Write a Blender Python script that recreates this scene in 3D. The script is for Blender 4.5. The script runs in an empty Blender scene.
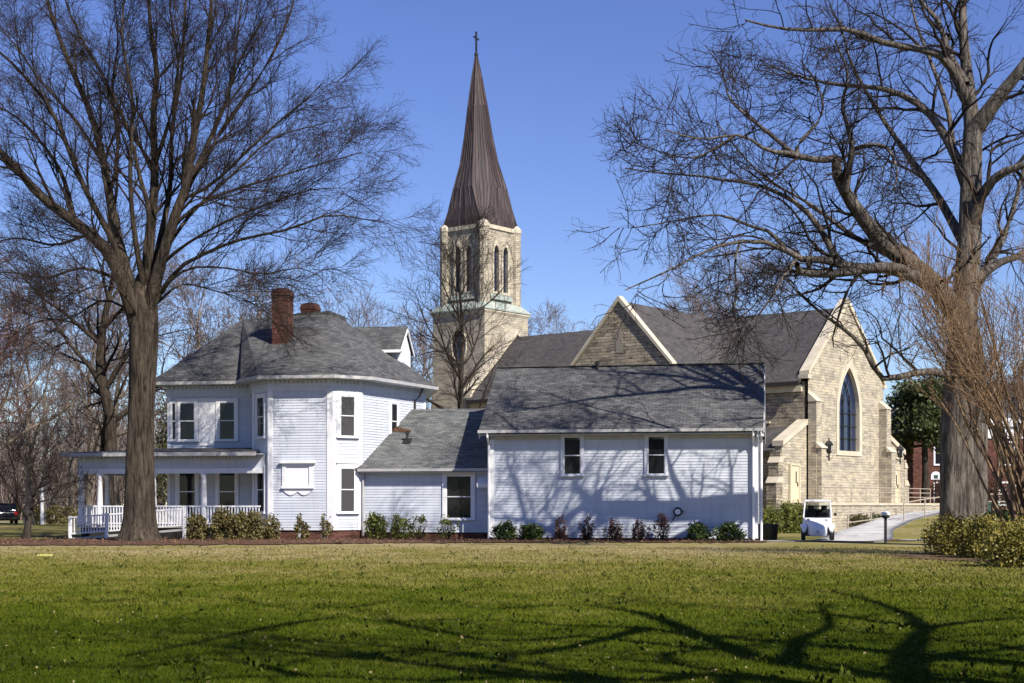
import bpy, bmesh, math, random
import numpy as np
from mathutils import Vector, Matrix

# ------------------------------------------------------------------ camera, sky, sun, exposure
scene = bpy.context.scene
COL = scene.collection
F = 1500.0            # focal length in picture pixels
HOR = 505.0           # picture row of the horizon
EYE = 1.58
cam_d = bpy.data.cameras.new("camera"); cam = bpy.data.objects.new("camera", cam_d); COL.objects.link(cam)
cam.location = (0, 0, EYE); cam.rotation_euler = (math.radians(90), 0, 0)
cam_d.sensor_width = 36.0; cam_d.lens = 36.0 * F / 1024.0
cam_d.shift_y = (HOR - 341.5) / 1024.0
cam_d.clip_end = 6000; cam_d.clip_start = 0.1
scene.camera = cam

SUN_AZ, SUN_EL = math.radians(38), math.radians(42)     # azimuth: to the right of straight behind the camera
sd = Vector((math.sin(SUN_AZ) * math.cos(SUN_EL), -math.cos(SUN_AZ) * math.cos(SUN_EL), math.sin(SUN_EL)))
world = bpy.data.worlds.new("World"); scene.world = world; world.use_nodes = True
wn = world.node_tree
sky = wn.nodes.new("ShaderNodeTexSky"); sky.sky_type = 'NISHITA'; sky.sun_disc = False
sky.sun_elevation = SUN_EL
sky.sun_rotation = math.atan2(sd.x, sd.y)
sky.altitude = 300; sky.air_density = 1.0; sky.dust_density = 0.0; sky.ozone_density = 5.0
bg = wn.nodes["Background"]; bg.inputs["Strength"].default_value = 0.086
hs_ = wn.nodes.new("ShaderNodeHueSaturation"); hs_.inputs["Saturation"].default_value = 1.10; hs_.inputs["Hue"].default_value = 0.522; hs_.inputs["Value"].default_value = 1.17
wn.links.new(sky.outputs[0], hs_.inputs["Color"]); wn.links.new(hs_.outputs[0], bg.inputs[0])
sun_d = bpy.data.lights.new("sun", 'SUN'); sun_d.energy = 5.0; sun_d.angle = math.radians(0.45); sun_d.color = (1.0, 0.93, 0.82)
sun = bpy.data.objects.new("sun", sun_d); COL.objects.link(sun)
sun.rotation_euler = sd.to_track_quat('Z', 'Y').to_euler()
vs = scene.view_settings
vs.view_transform = 'Standard'; vs.look = 'None'; vs.gamma = 1.0; vs.exposure = 0.48; vs.use_curve_mapping = False
try:
    scene.cycles.max_bounces = 6; scene.cycles.sample_clamp_indirect = 8.0; scene.cycles.diffuse_bounces = 2; scene.cycles.transparent_max_bounces = 8
except Exception: pass

rng = np.random.default_rng(7)
random.seed(7)

# ------------------------------------------------------------------ materials
def nmat(name, rough=0.8, spec=0.3, metal=0.0):
    m = bpy.data.materials.new(name); m.use_nodes = True
    nt = m.node_tree; b = nt.nodes["Principled BSDF"]
    b.inputs["Roughness"].default_value = rough
    b.inputs["Specular IOR Level"].default_value = spec
    b.inputs["Metallic"].default_value = metal
    return m, nt, b
def N(nt, t, **kw):
    n = nt.nodes.new(t)
    for k, v in kw.items():
        if k in n.inputs.keys(): n.inputs[k].default_value = v
        else: setattr(n, k, v)
    return n
def c4(c): return (c[0], c[1], c[2], 1.0)
def coords(nt, kind='Object', scale=(1, 1, 1)):
    if kind == 'Position':
        src = N(nt, "ShaderNodeNewGeometry").outputs["Position"]
    else:
        src = N(nt, "ShaderNodeTexCoord").outputs[kind]
    mp = N(nt, "ShaderNodeMapping"); mp.inputs["Scale"].default_value = scale
    nt.links.new(src, mp.inputs["Vector"])
    return mp.outputs[0]
def noise(nt, vec, scale, detail=4, rough=0.6, dist=0.0):
    n = N(nt, "ShaderNodeTexNoise"); n.inputs["Scale"].default_value = scale; n.inputs["Detail"].default_value = detail
    n.inputs["Roughness"].default_value = rough; n.inputs["Distortion"].default_value = dist
    nt.links.new(vec, n.inputs["Vector"]); return n.outputs["Fac"]
def ramp(nt, fac, stops):
    r = N(nt, "ShaderNodeValToRGB"); e = r.color_ramp.elements
    while len(e) < len(stops): e.new(0.5)
    for i, (p, c) in enumerate(stops):
        e[i].position = p; e[i].color = c4(c) if len(c) == 3 else c
    nt.links.new(fac, r.inputs[0]); return r.outputs[0]
def mix(nt, fac, a, b, mode='MIX'):
    m = N(nt, "ShaderNodeMix", data_type='RGBA', blend_type=mode)
    for s, v in ((m.inputs[0], fac), (m.inputs[6], a), (m.inputs[7], b)):
        if hasattr(v, "links") or hasattr(v, "is_linked"): nt.links.new(v, s)
        elif isinstance(v, (int, float)): s.default_value = v
        else: s.default_value = c4(v)
    return m.outputs[2]
def bump(nt, b, h, strength=0.5, dist=0.02):
    n = N(nt, "ShaderNodeBump"); n.inputs["Strength"].default_value = strength; n.inputs["Distance"].default_value = dist
    nt.links.new(h, n.inputs["Height"]); nt.links.new(n.outputs[0], b.inputs["Normal"])
def mottled(name, lo, hi, scale=3.0, rough=0.75, spec=0.3, metal=0.0, bmp=0.0, kind='Object', stretch=(1, 1, 1), bdist=0.02):
    m, nt, b = nmat(name, rough, spec, metal)
    v = coords(nt, kind, stretch); f = noise(nt, v, scale, 5, 0.65)
    nt.links.new(ramp(nt, f, [(0.3, lo), (0.7, hi)]), b.inputs["Base Color"])
    if bmp: bump(nt, b, noise(nt, v, scale * 3, 4, 0.6), bmp, bdist)
    return m
def bricky(name, ca, cb, mortar, bw, rh, ms, rough=0.85, bmp=0.6, var=None, squash=1.0, dist=0.0, spec=0.25, nsc=0.6, bdist=0.03):
    m, nt, b = nmat(name, rough, spec)
    uv = N(nt, "ShaderNodeTexCoord").outputs["UV"]
    vec = uv
    if dist:
        nz = N(nt, "ShaderNodeTexNoise"); nz.inputs["Scale"].default_value = 1.7; nt.links.new(uv, nz.inputs["Vector"])
        ma = N(nt, "ShaderNodeVectorMath", operation='MULTIPLY_ADD')
        nt.links.new(nz.outputs["Color"], ma.inputs[0]); ma.inputs[1].default_value = (dist, dist, dist); nt.links.new(uv, ma.inputs[2])
        vec = ma.outputs[0]
    br = N(nt, "ShaderNodeTexBrick"); nt.links.new(vec, br.inputs["Vector"])
    br.inputs["Scale"].default_value = 1.0; br.inputs["Brick Width"].default_value = bw; br.inputs["Row Height"].default_value = rh
    br.inputs["Mortar Size"].default_value = ms; br.inputs["Color1"].default_value = c4(ca); br.inputs["Color2"].default_value = c4(cb)
    br.inputs["Mortar"].default_value = c4(mortar); br.inputs["Mortar Smooth"].default_value = 0.2
    br.squash = squash; br.squash_frequency = 3; br.offset = 0.5
    f1 = noise(nt, uv, nsc, 5, 0.7)
    col = mix(nt, 1.0, br.outputs["Color"], ramp(nt, f1, [(0.25, (0.72, 0.72, 0.74)), (0.75, (1.18, 1.16, 1.12))]), 'MULTIPLY')
    if var:
        v2 = N(nt, "ShaderNodeTexVoronoi"); v2.inputs["Scale"].default_value = 1.0
        mp = N(nt, "ShaderNodeMapping"); mp.inputs["Scale"].default_value = (1.0 / bw * 0.9, 1.0 / rh * 0.8, 1)
        nt.links.new(vec, mp.inputs[0]); nt.links.new(mp.outputs[0], v2.inputs["Vector"])
        sep = N(nt, "ShaderNodeSeparateColor"); nt.links.new(v2.outputs["Color"], sep.inputs[0])
        col = mix(nt, 1.0, col, ramp(nt, sep.outputs[0], [(0.0, var[0]), (0.5, (1, 1, 1)), (1.0, var[1])]), 'MULTIPLY')
    nt.links.new(col, b.inputs["Base Color"])
    inv = N(nt, "ShaderNodeMath", operation='SUBTRACT'); inv.inputs[0].default_value = 1.0
    nt.links.new(br.outputs["Fac"], inv.inputs[1])
    ad = N(nt, "ShaderNodeMath", operation='MULTIPLY_ADD'); nt.links.new(noise(nt, uv, 9.0, 4, 0.7), ad.inputs[0]); ad.inputs[1].default_value = 0.9
    nt.links.new(inv.outputs[0], ad.inputs[2])
    bump(nt, b, ad.outputs[0], bmp, bdist)
    return m
def plain(name, c, rough=0.6, spec=0.4, metal=0.0):
    m, nt, b = nmat(name, rough, spec, metal); b.inputs["Base Color"].default_value = c4(c); return m

M = {}
M['siding'] = mottled("siding_paint", (0.545, 0.585, 0.66), (0.62, 0.66, 0.725), 0.9, 0.6, 0.3)
nt = M['siding'].node_tree; b = nt.nodes["Principled BSDF"]
src = b.inputs["Base Color"].links[0].from_socket
fz = noise(nt, coords(nt, 'Object', (2.2, 2.2, 0.22)), 1.3, 5, 0.7); fb = noise(nt, coords(nt, 'Object', (0.35, 0.35, 7.9)), 1.0, 1, 0.5)
c1 = mix(nt, 1.0, src, ramp(nt, fz, [(0.30, (0.88, 0.88, 0.87)), (0.55, (1, 1, 1))]), 'MULTIPLY')
nt.links.new(mix(nt, 1.0, c1, ramp(nt, fb, [(0.35, (0.93, 0.93, 0.94)), (0.62, (1.03, 1.03, 1.03))]), 'MULTIPLY'), b.inputs["Base Color"])
M['white'] = mottled("white_trim_paint", (0.76, 0.77, 0.80), (0.84, 0.84, 0.86), 1.5, 0.55, 0.35)
M['gutter'] = mottled("gutter_paint", (0.36, 0.36, 0.37), (0.52, 0.51, 0.50), 2.0, 0.5, 0.4)
M['dgutter'] = plain("dark_downspout", (0.035, 0.03, 0.03), 0.5)
M['shingle'] = bricky("grey_shingles", (0.080, 0.082, 0.086), (0.128, 0.130, 0.132), (0.045, 0.046, 0.048), 0.32, 0.145, 0.012, 0.9, 0.5,
                      ((0.7, 0.7, 0.72), (1.3, 1.3, 1.27)), nsc=0.35)
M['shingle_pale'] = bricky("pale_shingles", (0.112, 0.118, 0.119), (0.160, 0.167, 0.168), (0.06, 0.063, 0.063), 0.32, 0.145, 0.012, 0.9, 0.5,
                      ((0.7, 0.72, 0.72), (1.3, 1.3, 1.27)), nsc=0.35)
M['slate'] = bricky("dark_slate", (0.072, 0.067, 0.066), (0.098, 0.092, 0.090), (0.045, 0.042, 0.041), 0.30, 0.20, 0.012, 0.8, 0.35,
                    ((0.82, 0.82, 0.84), (1.16, 1.14, 1.12)), nsc=0.3)
M['stone'] = bricky("cream_stone", (0.545, 0.49, 0.385), (0.455, 0.41, 0.325), (0.41, 0.365, 0.285), 0.42, 0.17, 0.016, 0.9, 0.9,
                    ((0.74, 0.74, 0.75), (1.20, 1.17, 1.10)), 1.6, 0.14, nsc=1.3, bdist=0.06)
M['stone_shaded'] = bricky("shaded_cream_stone", (0.45, 0.39, 0.30), (0.34, 0.30, 0.23), (0.22, 0.19, 0.145), 0.50, 0.19, 0.02, 0.92, 1.0,
                    ((0.55, 0.55, 0.57), (1.35, 1.30, 1.22)), 1.6, 0.14, nsc=0.5, bdist=0.09)  # darker copy of the cream stone; side-wall shade is put into its colour
M['coping'] = mottled("cast_stone", (0.50, 0.44, 0.33), (0.64, 0.575, 0.45), 1.4, 0.8, 0.25, 0, 0.15)
M['brick'] = bricky("red_brick", (0.135, 0.045, 0.030), (0.085, 0.030, 0.022), (0.13, 0.095, 0.08), 0.215, 0.075, 0.010, 0.9, 0.5,
                    ((0.6, 0.6, 0.6), (1.3, 1.2, 1.2)), nsc=0.7)
M['copper'] = None
m, nt, b = nmat("weathered_copper_roof", 0.6, 0.25, 0.0)
uv = N(nt, "ShaderNodeTexCoord").outputs["UV"]
mp = N(nt, "ShaderNodeMapping"); mp.inputs["Scale"].default_value = (2.2, 0.12, 1); nt.links.new(uv, mp.inputs[0])
f = noise(nt, mp.outputs[0], 1.6, 5, 0.7)
nt.links.new(ramp(nt, f, [(0.25, (0.026, 0.021, 0.025)), (0.48, (0.054, 0.040, 0.041)), (0.74, (0.17, 0.125, 0.115))]), b.inputs["Base Color"])
M['copper'] = m
M['verdigris'] = mottled("verdigris_copper", (0.22, 0.29, 0.26), (0.46, 0.47, 0.40), 0.9, 0.7, 0.3)
m, nt, b = nmat("dark_window_glass", 0.05, 0.32); b.inputs["Base Color"].default_value = (0.012, 0.013, 0.016, 1)
bump(nt, b, noise(nt, coords(nt), 1.2, 2), 0.06, 0.05); M['glass'] = m
m, nt, b = nmat("leaded_sky_tinted_glass", 0.08, 0.8); b.inputs["Base Color"].default_value = (0.014, 0.022, 0.06, 1)  # blue sky reflection is put into the glass base colour
bump(nt, b, noise(nt, coords(nt), 4.0, 2), 0.12, 0.05); M['skyglass'] = m
m, nt, b = nmat('grey_window_glass', .06, .4); b.inputs['Base Color'].default_value = (.07, .07, .072, 1); M['greyglass'] = m  # pane reflection and drawn blind put into one grey base colour
M['shade_cloth'] = plain("window_blind", (0.42, 0.41, 0.40), 0.8)
M['plaque'] = mottled("grey_stone_panel", (0.30, 0.265, 0.21), (0.38, 0.335, 0.265), 3, 0.9)
M['trim2'] = mottled("pale_lilac_trim", (0.60, 0.635, 0.71), (0.68, 0.71, 0.77), 1.5, 0.55)
M['black'] = mottled("black_paint", (0.012, 0.012, 0.013), (0.03, 0.03, 0.03), 4, 0.45, 0.4)
M['rubber'] = mottled("black_rubber", (0.015, 0.015, 0.016), (0.03, 0.03, 0.032), 6, 0.8, 0.3)
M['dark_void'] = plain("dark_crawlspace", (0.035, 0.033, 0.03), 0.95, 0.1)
M['concrete'] = mottled("pale_concrete", (0.36, 0.35, 0.33), (0.62, 0.61, 0.58), 0.9, 0.9, 0.2, 0, 0.2)  # mottled concrete tone, with leaf shadow put into the darker colour
M['asphalt'] = mottled("asphalt", (0.045, 0.046, 0.05), (0.065, 0.066, 0.07), 2.0, 0.95, 0.2)
M['rail'] = plain("tan_handrail", (0.42, 0.37, 0.29), 0.5)
M['doorp'] = mottled("cream_door_paint", (0.56, 0.49, 0.34), (0.62, 0.55, 0.39), 1.0, 0.55)
M['cart'] = mottled("cart_gelcoat", (0.78, 0.79, 0.84), (0.82, 0.83, 0.87), 2, 0.25, 0.5)
M['greenbox'] = mottled("green_utility_paint", (0.03, 0.07, 0.045), (0.045, 0.09, 0.06), 2, 0.5)
M['carpaint'] = plain("dark_blue_car_paint", (0.012, 0.014, 0.022), 0.15, 0.6)
M['carpaint2'] = plain("silver_blue_car_paint", (0.10, 0.13, 0.19), 0.2, 0.6)
M['chrome'] = plain("alloy", (0.5, 0.5, 0.52), 0.3, 0.5, 0.9)
M['red'] = plain("red_lens", (0.35, 0.015, 0.015), 0.2, 0.6)
M['lamp'] = plain("clear_lens", (0.65, 0.67, 0.7), 0.15, 0.6)
M['wood'] = mottled("weathered_pole_wood", (0.16, 0.14, 0.11), (0.26, 0.23, 0.19), 3, 0.9, 0.2, stretch=(3, 3, 0.3))
M['yellow'] = mottled("yellow_plastic", (0.55, 0.5, 0.05), (0.65, 0.6, 0.3), 9, 0.5)

def bark(name, lo, hi, bstr=1.0, sc=8.0):
    m, nt, b = nmat(name, 0.95, 0.12)
    v = coords(nt, 'Object', (1, 1, 0.13)); w = coords(nt, 'Object', (1, 1, 1))
    f = noise(nt, v, sc, 6, 0.7, 0.6); g = noise(nt, w, 0.8, 4, 0.6)
    col = mix(nt, 1.0, ramp(nt, f, [(0.36, lo), (0.62, hi)]), ramp(nt, g, [(0.3, (0.75, 0.75, 0.75)), (0.7, (1.2, 1.18, 1.12))]), 'MULTIPLY')
    nt.links.new(col, b.inputs["Base Color"]); bump(nt, b, f, bstr, 0.16); return m
M['bark_oak'] = bark("oak_bark", (0.020, 0.016, 0.013), (0.115, 0.092, 0.072))
M['bark_grey'] = bark("grey_bark", (0.035, 0.029, 0.026), (0.235, 0.205, 0.178))
M['bark_pale'] = bark("pale_smooth_bark", (0.15, 0.12, 0.095), (0.32, 0.27, 0.22), 0.3)
M['bark_dark'] = bark("dark_bark", (0.035, 0.028, 0.024), (0.085, 0.07, 0.058))
M['bark_tan'] = bark("tan_peeling_bark", (0.13, 0.085, 0.05), (0.33, 0.235, 0.15), 0.3)
M['twig_oak'] = mottled("oak_twigs", (0.022, 0.017, 0.015), (0.062, 0.047, 0.040), 0.6, 0.9, 0.1)
M['twig_grey'] = mottled("grey_twigs", (0.018, 0.015, 0.014), (0.055, 0.044, 0.038), 0.6, 0.9, 0.1)
M['twig_red'] = mottled("budding_twigs", (0.13, 0.065, 0.055), (0.22, 0.10, 0.08), 0.6, 0.9, 0.1)
M['twig_tan'] = mottled("tan_twigs", (0.14, 0.09, 0.055), (0.26, 0.17, 0.10), 0.6, 0.9, 0.1)
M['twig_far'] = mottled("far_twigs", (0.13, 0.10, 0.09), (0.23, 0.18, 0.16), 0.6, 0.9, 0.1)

def leafmat(name, stops, scale=1.5, rough=0.5, spec=0.35, trans=0.25):
    m, nt, b = nmat(name, rough, spec)
    v = coords(nt, 'Position'); f = noise(nt, v, scale, 5, 0.75)
    g = noise(nt, v, scale * 14, 3, 0.7)
    a = N(nt, "ShaderNodeMath", operation='MULTIPLY_ADD'); nt.links.new(g, a.inputs[0]); a.inputs[1].default_value = 0.6
    s = N(nt, "ShaderNodeMath", operation='MULTIPLY_ADD'); nt.links.new(f, s.inputs[0]); s.inputs[1].default_value = 0.7; s.inputs[2].default_value = -0.15
    nt.links.new(s.outputs[0], a.inputs[2])
    nt.links.new(ramp(nt, a.outputs[0], stops), b.inputs["Base Color"])
    return m
M['leaf_dark'] = leafmat("magnolia_leaves", [(0.3, (0.022, 0.034, 0.010)), (0.55, (0.060, 0.080, 0.022)), (0.8, (0.14, 0.155, 0.045))])
M['leaf_green'] = leafmat("green_shrub_leaves", [(0.3, (0.02, 0.035, 0.010)), (0.55, (0.05, 0.08, 0.018)), (0.8, (0.10, 0.13, 0.03))])
M['leaf_olive'] = leafmat("olive_shrub_leaves", [(0.3, (0.07, 0.06, 0.022)), (0.55, (0.15, 0.125, 0.042)), (0.8, (0.27, 0.20, 0.08))])
M['leaf_bright'] = leafmat("bright_shrub_leaves", [(0.3, (0.06, 0.08, 0.015)), (0.55, (0.15, 0.17, 0.03)), (0.8, (0.30, 0.29, 0.05))])
M['leaf_gold'] = leafmat("gold_green_shrub_leaves", [(0.3, (0.07, 0.07, 0.014)), (0.5, (0.19, 0.165, 0.030)), (0.75, (0.38, 0.29, 0.05))])
M['leaf_red'] = leafmat("russet_shrub_leaves", [(0.3, (0.045, 0.02, 0.016)), (0.55, (0.10, 0.04, 0.028)), (0.8, (0.19, 0.085, 0.05))])
M['leaf_pine'] = leafmat("pine_needles", [(0.3, (0.035, 0.042, 0.018)), (0.55, (0.07, 0.078, 0.03)), (0.8, (0.13, 0.12, 0.05))])

# lawn: dormant straw further away, green close to the camera, all by the ground's own position
def lawnmat(name, blade=False):
    m, nt, b = nmat(name, 0.9, 0.04)
    g = N(nt, "ShaderNodeNewGeometry"); sx = N(nt, "ShaderNodeSeparateXYZ"); nt.links.new(g.outputs["Position"], sx.inputs[0])
    mr = N(nt, "ShaderNodeMapRange"); nt.links.new(sx.outputs[1], mr.inputs[0])
    mr.inputs[1].default_value = 14; mr.inputs[2].default_value = 50; mr.inputs[3].default_value = 0.05; mr.inputs[4].default_value = 0.90
    mf = N(nt, "ShaderNodeMapRange"); nt.links.new(sx.outputs[1], mf.inputs[0]); mf.inputs[1].default_value = 63; mf.inputs[2].default_value = 72; mf.inputs[3].default_value = 0.0; mf.inputs[4].default_value = -0.14
    p = coords(nt, 'Position', (0.7, 0.7, 1))
    n1 = noise(nt, p, 0.16, 5, 0.65); n2 = noise(nt, p, 0.9, 7, 0.8); n3 = noise(nt, p, 14.0, 3, 0.7)
    a = N(nt, "ShaderNodeMath", operation='MULTIPLY_ADD'); nt.links.new(n1, a.inputs[0]); a.inputs[1].default_value = 1.1; a.inputs[2].default_value = -0.55
    a2 = N(nt, "ShaderNodeMath", operation='MULTIPLY_ADD'); nt.links.new(n2, a2.inputs[0]); a2.inputs[1].default_value = 1.7; a2.inputs[2].default_value = -0.85
    a3 = N(nt, "ShaderNodeMath", operation='MULTIPLY_ADD'); nt.links.new(n3, a3.inputs[0]); a3.inputs[1].default_value = 0.5; a3.inputs[2].default_value = -0.25
    s1 = N(nt, "ShaderNodeMath", operation='ADD'); nt.links.new(a.outputs[0], s1.inputs[0]); nt.links.new(a2.outputs[0], s1.inputs[1])
    s2 = N(nt, "ShaderNodeMath", operation='ADD'); nt.links.new(s1.outputs[0], s2.inputs[0]); nt.links.new(a3.outputs[0], s2.inputs[1])
    s3 = N(nt, "ShaderNodeMath", operation='ADD'); s4 = N(nt, "ShaderNodeMath", operation='ADD'); nt.links.new(s2.outputs[0], s4.inputs[0]); nt.links.new(mf.outputs[0], s4.inputs[1]); nt.links.new(s4.outputs[0], s3.inputs[0]); nt.links.new(mr.outputs[0], s3.inputs[1])
    nt.links.new(ramp(nt, s3.outputs[0], [(0.0, (0.045, 0.068, 0.004)), (0.25, (0.080, 0.100, 0.008)), (0.55, (0.155, 0.150, 0.030)), (0.85, (0.24, 0.205, 0.080)), (1.0, (0.31, 0.255, 0.13))]), b.inputs["Base Color"])
    if not blade: bump(nt, b, n3, 0.8, 0.06)
    return m
M['lawn'] = lawnmat("lawn"); M['blade'] = lawnmat("grass_blades", True)
M['litter'] = mottled("dry_leaf", (0.16, 0.12, 0.05), (0.34, 0.28, 0.14), 3, 0.8, 0.1, kind='Position')
M['weed'] = mottled("weed_leaf", (0.025, 0.042, 0.005), (0.065, 0.085, 0.010), 2, 0.8, 0.1, kind='Position')
M['mulch'] = mottled("pine_straw_mulch", (0.040, 0.024, 0.017), (0.17, 0.095, 0.062), 3.2, 0.95, 0.1, 0, 0.8, 'Position')
M['straw'] = mottled("pine_straw", (0.07, 0.040, 0.026), (0.26, 0.16, 0.10), 2.3, 0.95, 0.1, kind='Position')
M['mulch_dark'] = mottled("leaf_litter", (0.06, 0.036, 0.024), (0.19, 0.12, 0.075), 7, 0.95, 0.1, 0, 0.8, 'Position')

# ------------------------------------------------------------------ mesh helpers
def P(x, y, Y):
    """world point seen at picture position x, y when it stands Y metres in front of the camera"""
    return Vector(((x - 512.0) / F * Y, Y, EYE - (y - HOR) / F * Y))
def auto_uv(me):
    if not me.polygons: return
    uvl = me.uv_layers.new(name="UVMap"); co = np.empty(len(me.vertices) * 3); me.vertices.foreach_get("co", co); co = co.reshape(-1, 3)
    for p in me.polygons:
        n = p.normal
        t = Vector((-n.y, n.x, 0)) if abs(n.z) < 0.995 else Vector((1, 0, 0))
        t.normalize(); bt = n.cross(t)
        for li in p.loop_indices:
            c = co[me.loops[li].vertex_index]
            uvl.data[li].uv = (t.x * c[0] + t.y * c[1] + t.z * c[2], bt.x * c[0] + bt.y * c[1] + bt.z * c[2])
class MB:
    def __init__(s): s.bm = bmesh.new()
    def poly(s, pts):
        try: return s.bm.faces.new([s.bm.verts.new(p) for p in pts])
        except ValueError: return None
    def slab(s, pts, d):
        d = Vector(d); a = [s.bm.verts.new(Vector(p)) for p in pts]; b = [s.bm.verts.new(Vector(p) + d) for p in pts]; n = len(pts)
        s.bm.faces.new(a); s.bm.faces.new(b[::-1])
        for i in range(n): s.bm.faces.new([a[(i + 1) % n], a[i], b[i], b[(i + 1) % n]])
    def box(s, x0, x1, y0, y1, z0, z1):
        s.slab([(x0, y0, z0), (x0, y1, z0), (x1, y1, z0), (x1, y0, z0)], (0, 0, z1 - z0))
    def beam(s, a, b, w, h, up=(0, 0, 1)):
        a, b = Vector(a), Vector(b); d = (b - a).normalized(); u = Vector(up)
        r = d.cross(u)
        if r.length < 1e-4: r = d.cross(Vector((0, 1, 0)))
        r.normalize(); u = r.cross(d).normalized()
        q = [a + r * sx * w / 2 + u * sy * h / 2 for sx, sy in ((-1, -1), (1, -1), (1, 1), (-1, 1))]
        s.slab(q, b - a)
    def tube(s, pts, r, n=8, cap=True):
        pts = [Vector(p) for p in pts]; rings = []
        rr = r if isinstance(r, (list, tuple)) else [r] * len(pts)
        for i, p in enumerate(pts):
            d = (pts[min(i + 1, len(pts) - 1)] - pts[max(i - 1, 0)]).normalized()
            ref = Vector((0, 0, 1)) if abs(d.z) < 0.9 else Vector((1, 0, 0))
            a = d.cross(ref).normalized(); b = d.cross(a)
            rings.append([s.bm.verts.new(p + (a * math.cos(k * 2 * math.pi / n) + b * math.sin(k * 2 * math.pi / n)) * rr[i]) for k in range(n)])
        for i in range(len(rings) - 1):
            for k in range(n): s.bm.faces.new([rings[i][k], rings[i][(k + 1) % n], rings[i + 1][(k + 1) % n], rings[i + 1][k]])
        if cap: s.bm.faces.new(rings[0][::-1]); s.bm.faces.new(rings[-1])
    def lathe(s, c, prof, n=16):
        c = Vector(c); rings = []
        for r, z in prof: rings.append([s.bm.verts.new(c + Vector((r * math.cos(k * 2 * math.pi / n), r * math.sin(k * 2 * math.pi / n), z))) for k in range(n)])
        for i in range(len(rings) - 1):
            for k in range(n): s.bm.faces.new([rings[i][k], rings[i][(k + 1) % n], rings[i + 1][(k + 1) % n], rings[i + 1][k]])
        s.bm.faces.new(rings[0][::-1]); s.bm.faces.new(rings[-1])
    def holed(s, outer, holes, o, ax, depth, nrm):
        """flat wall with holes: 2-D loops in the plane (o, ax, z); reveals run back by depth along -nrm"""
        o, ax, nrm = Vector(o), Vector(ax), Vector(nrm); es = []
        def w(q): return o + ax * q[0] + Vector((0, 0, q[1]))
        for lp in [outer] + holes:
            vv = [s.bm.verts.new(w(q)) for q in lp]
            es += [s.bm.edges.new((vv[i], vv[(i + 1) % len(vv)])) for i in range(len(vv))]
            if lp is not outer:
                bb = [s.bm.verts.new(w(q) - nrm * depth) for q in lp]
                for i in range(len(vv)):
                    j = (i + 1) % len(vv); s.bm.faces.new([vv[i], vv[j], bb[j], bb[i]])
        bmesh.ops.triangle_fill(s.bm, use_beauty=True, use_dissolve=False, edges=es)
    def build(s, name, mat, parent=None, smooth=False, bevel=0.0, loc=None, norm=True):
        if norm: bmesh.ops.recalc_face_normals(s.bm, faces=s.bm.faces)
        if bevel: bmesh.ops.bevel(s.bm, geom=[e for e in s.bm.edges if len(e.link_faces) == 2 and e.calc_face_angle(0) > 0.5], offset=bevel, segments=2, affect='EDGES', profile=0.6)
        me = bpy.data.meshes.new(name); s.bm.to_mesh(me); s.bm.free()
        me.materials.append(mat); auto_uv(me)
        if smooth:
            for p in me.polygons: p.use_smooth = True
        o = bpy.data.objects.new(name, me); COL.objects.link(o)
        if loc is not None: o.location = loc
        if parent: o.parent = parent
        return o
def tag(o, label=None, cat=None, group=None, kind=None):
    if label: o["label"] = label
    if cat: o["category"] = cat
    if group: o["group"] = group
    if kind: o["kind"] = kind
    return o
def empty(name, loc, label, cat, rz=0.0, group=None):
    e = bpy.data.objects.new(name, None); COL.objects.link(e); e.location = loc; e.rotation_euler = (0, 0, rz); e.empty_display_size = 0.5
    return tag(e, label, cat, group)
def struct(o): o["kind"] = "structure"; return o
def copy_thing(o, loc, rz, label, group=None, scale=1.0):
    c = o.copy(); COL.objects.link(c); c.location = loc; c.rotation_euler = (0, 0, rz); c.scale = (scale,) * 3; c["label"] = label
    if group: c["group"] = group
    for ch in list(o.children):
        d = ch.copy(); COL.objects.link(d); d.parent = c
        for g in list(ch.children):
            e = g.copy(); COL.objects.link(e); e.parent = d
    return c
def np_mesh(name, V, Q, mat, parent=None, smooth=True):
    me = bpy.data.meshes.new(name); V = np.ascontiguousarray(V, dtype=np.float32).reshape(-1, 3); Q = np.ascontiguousarray(Q, dtype=np.int32); k = Q.shape[1]
    me.vertices.add(len(V)); me.vertices.foreach_set("co", V.ravel())
    me.loops.add(Q.size); me.loops.foreach_set("vertex_index", Q.ravel())
    me.polygons.add(len(Q)); me.polygons.foreach_set("loop_start", np.arange(0, Q.size, k, dtype=np.int32))
    me.polygons.foreach_set("use_smooth", np.full(len(Q), smooth)); me.update(calc_edges=True); me.validate()
    me.materials.append(mat)
    o = bpy.data.objects.new(name, me); COL.objects.link(o)
    if parent: o.parent = parent
    return o

# ------------------------------------------------------------------ trees
def norm(a): return a / np.maximum(np.linalg.norm(a, axis=-1, keepdims=True), 1e-9)
def tubes(Pn, Rn, s):
    n, m, _ = Pn.shape
    T = norm(np.gradient(Pn, axis=1))
    ref = np.where(np.abs(T[..., 2:3]) < 0.85, np.array([0, 0, 1.0]), np.array([1.0, 0, 0]))
    a = norm(np.cross(T, ref)); b = np.cross(T, a)
    ang = np.arange(s) * 2 * np.pi / s
    V = Pn[:, :, None, :] + Rn[:, :, None, None] * (a[:, :, None, :] * np.cos(ang)[None, None, :, None] + b[:, :, None, :] * np.sin(ang)[None, None, :, None])
    idx = np.arange(n * m * s).reshape(n, m, s); r = np.roll(idx, -1, axis=2)
    Q = np.stack([idx[:, :-1], r[:, :-1], r[:, 1:], idx[:, 1:]], axis=-1).reshape(-1, 4)
    return V.reshape(-1, 3), Q
class Geo:
    def __init__(s): s.V = []; s.Q = []; s.n = 0
    def add(s, V, Q): s.V.append(V); s.Q.append(Q + s.n); s.n += len(V)
    def obj(s, name, mat, parent, smooth=True): return np_mesh(name, np.concatenate(s.V), np.concatenate(s.Q), mat, parent, smooth)
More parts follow.
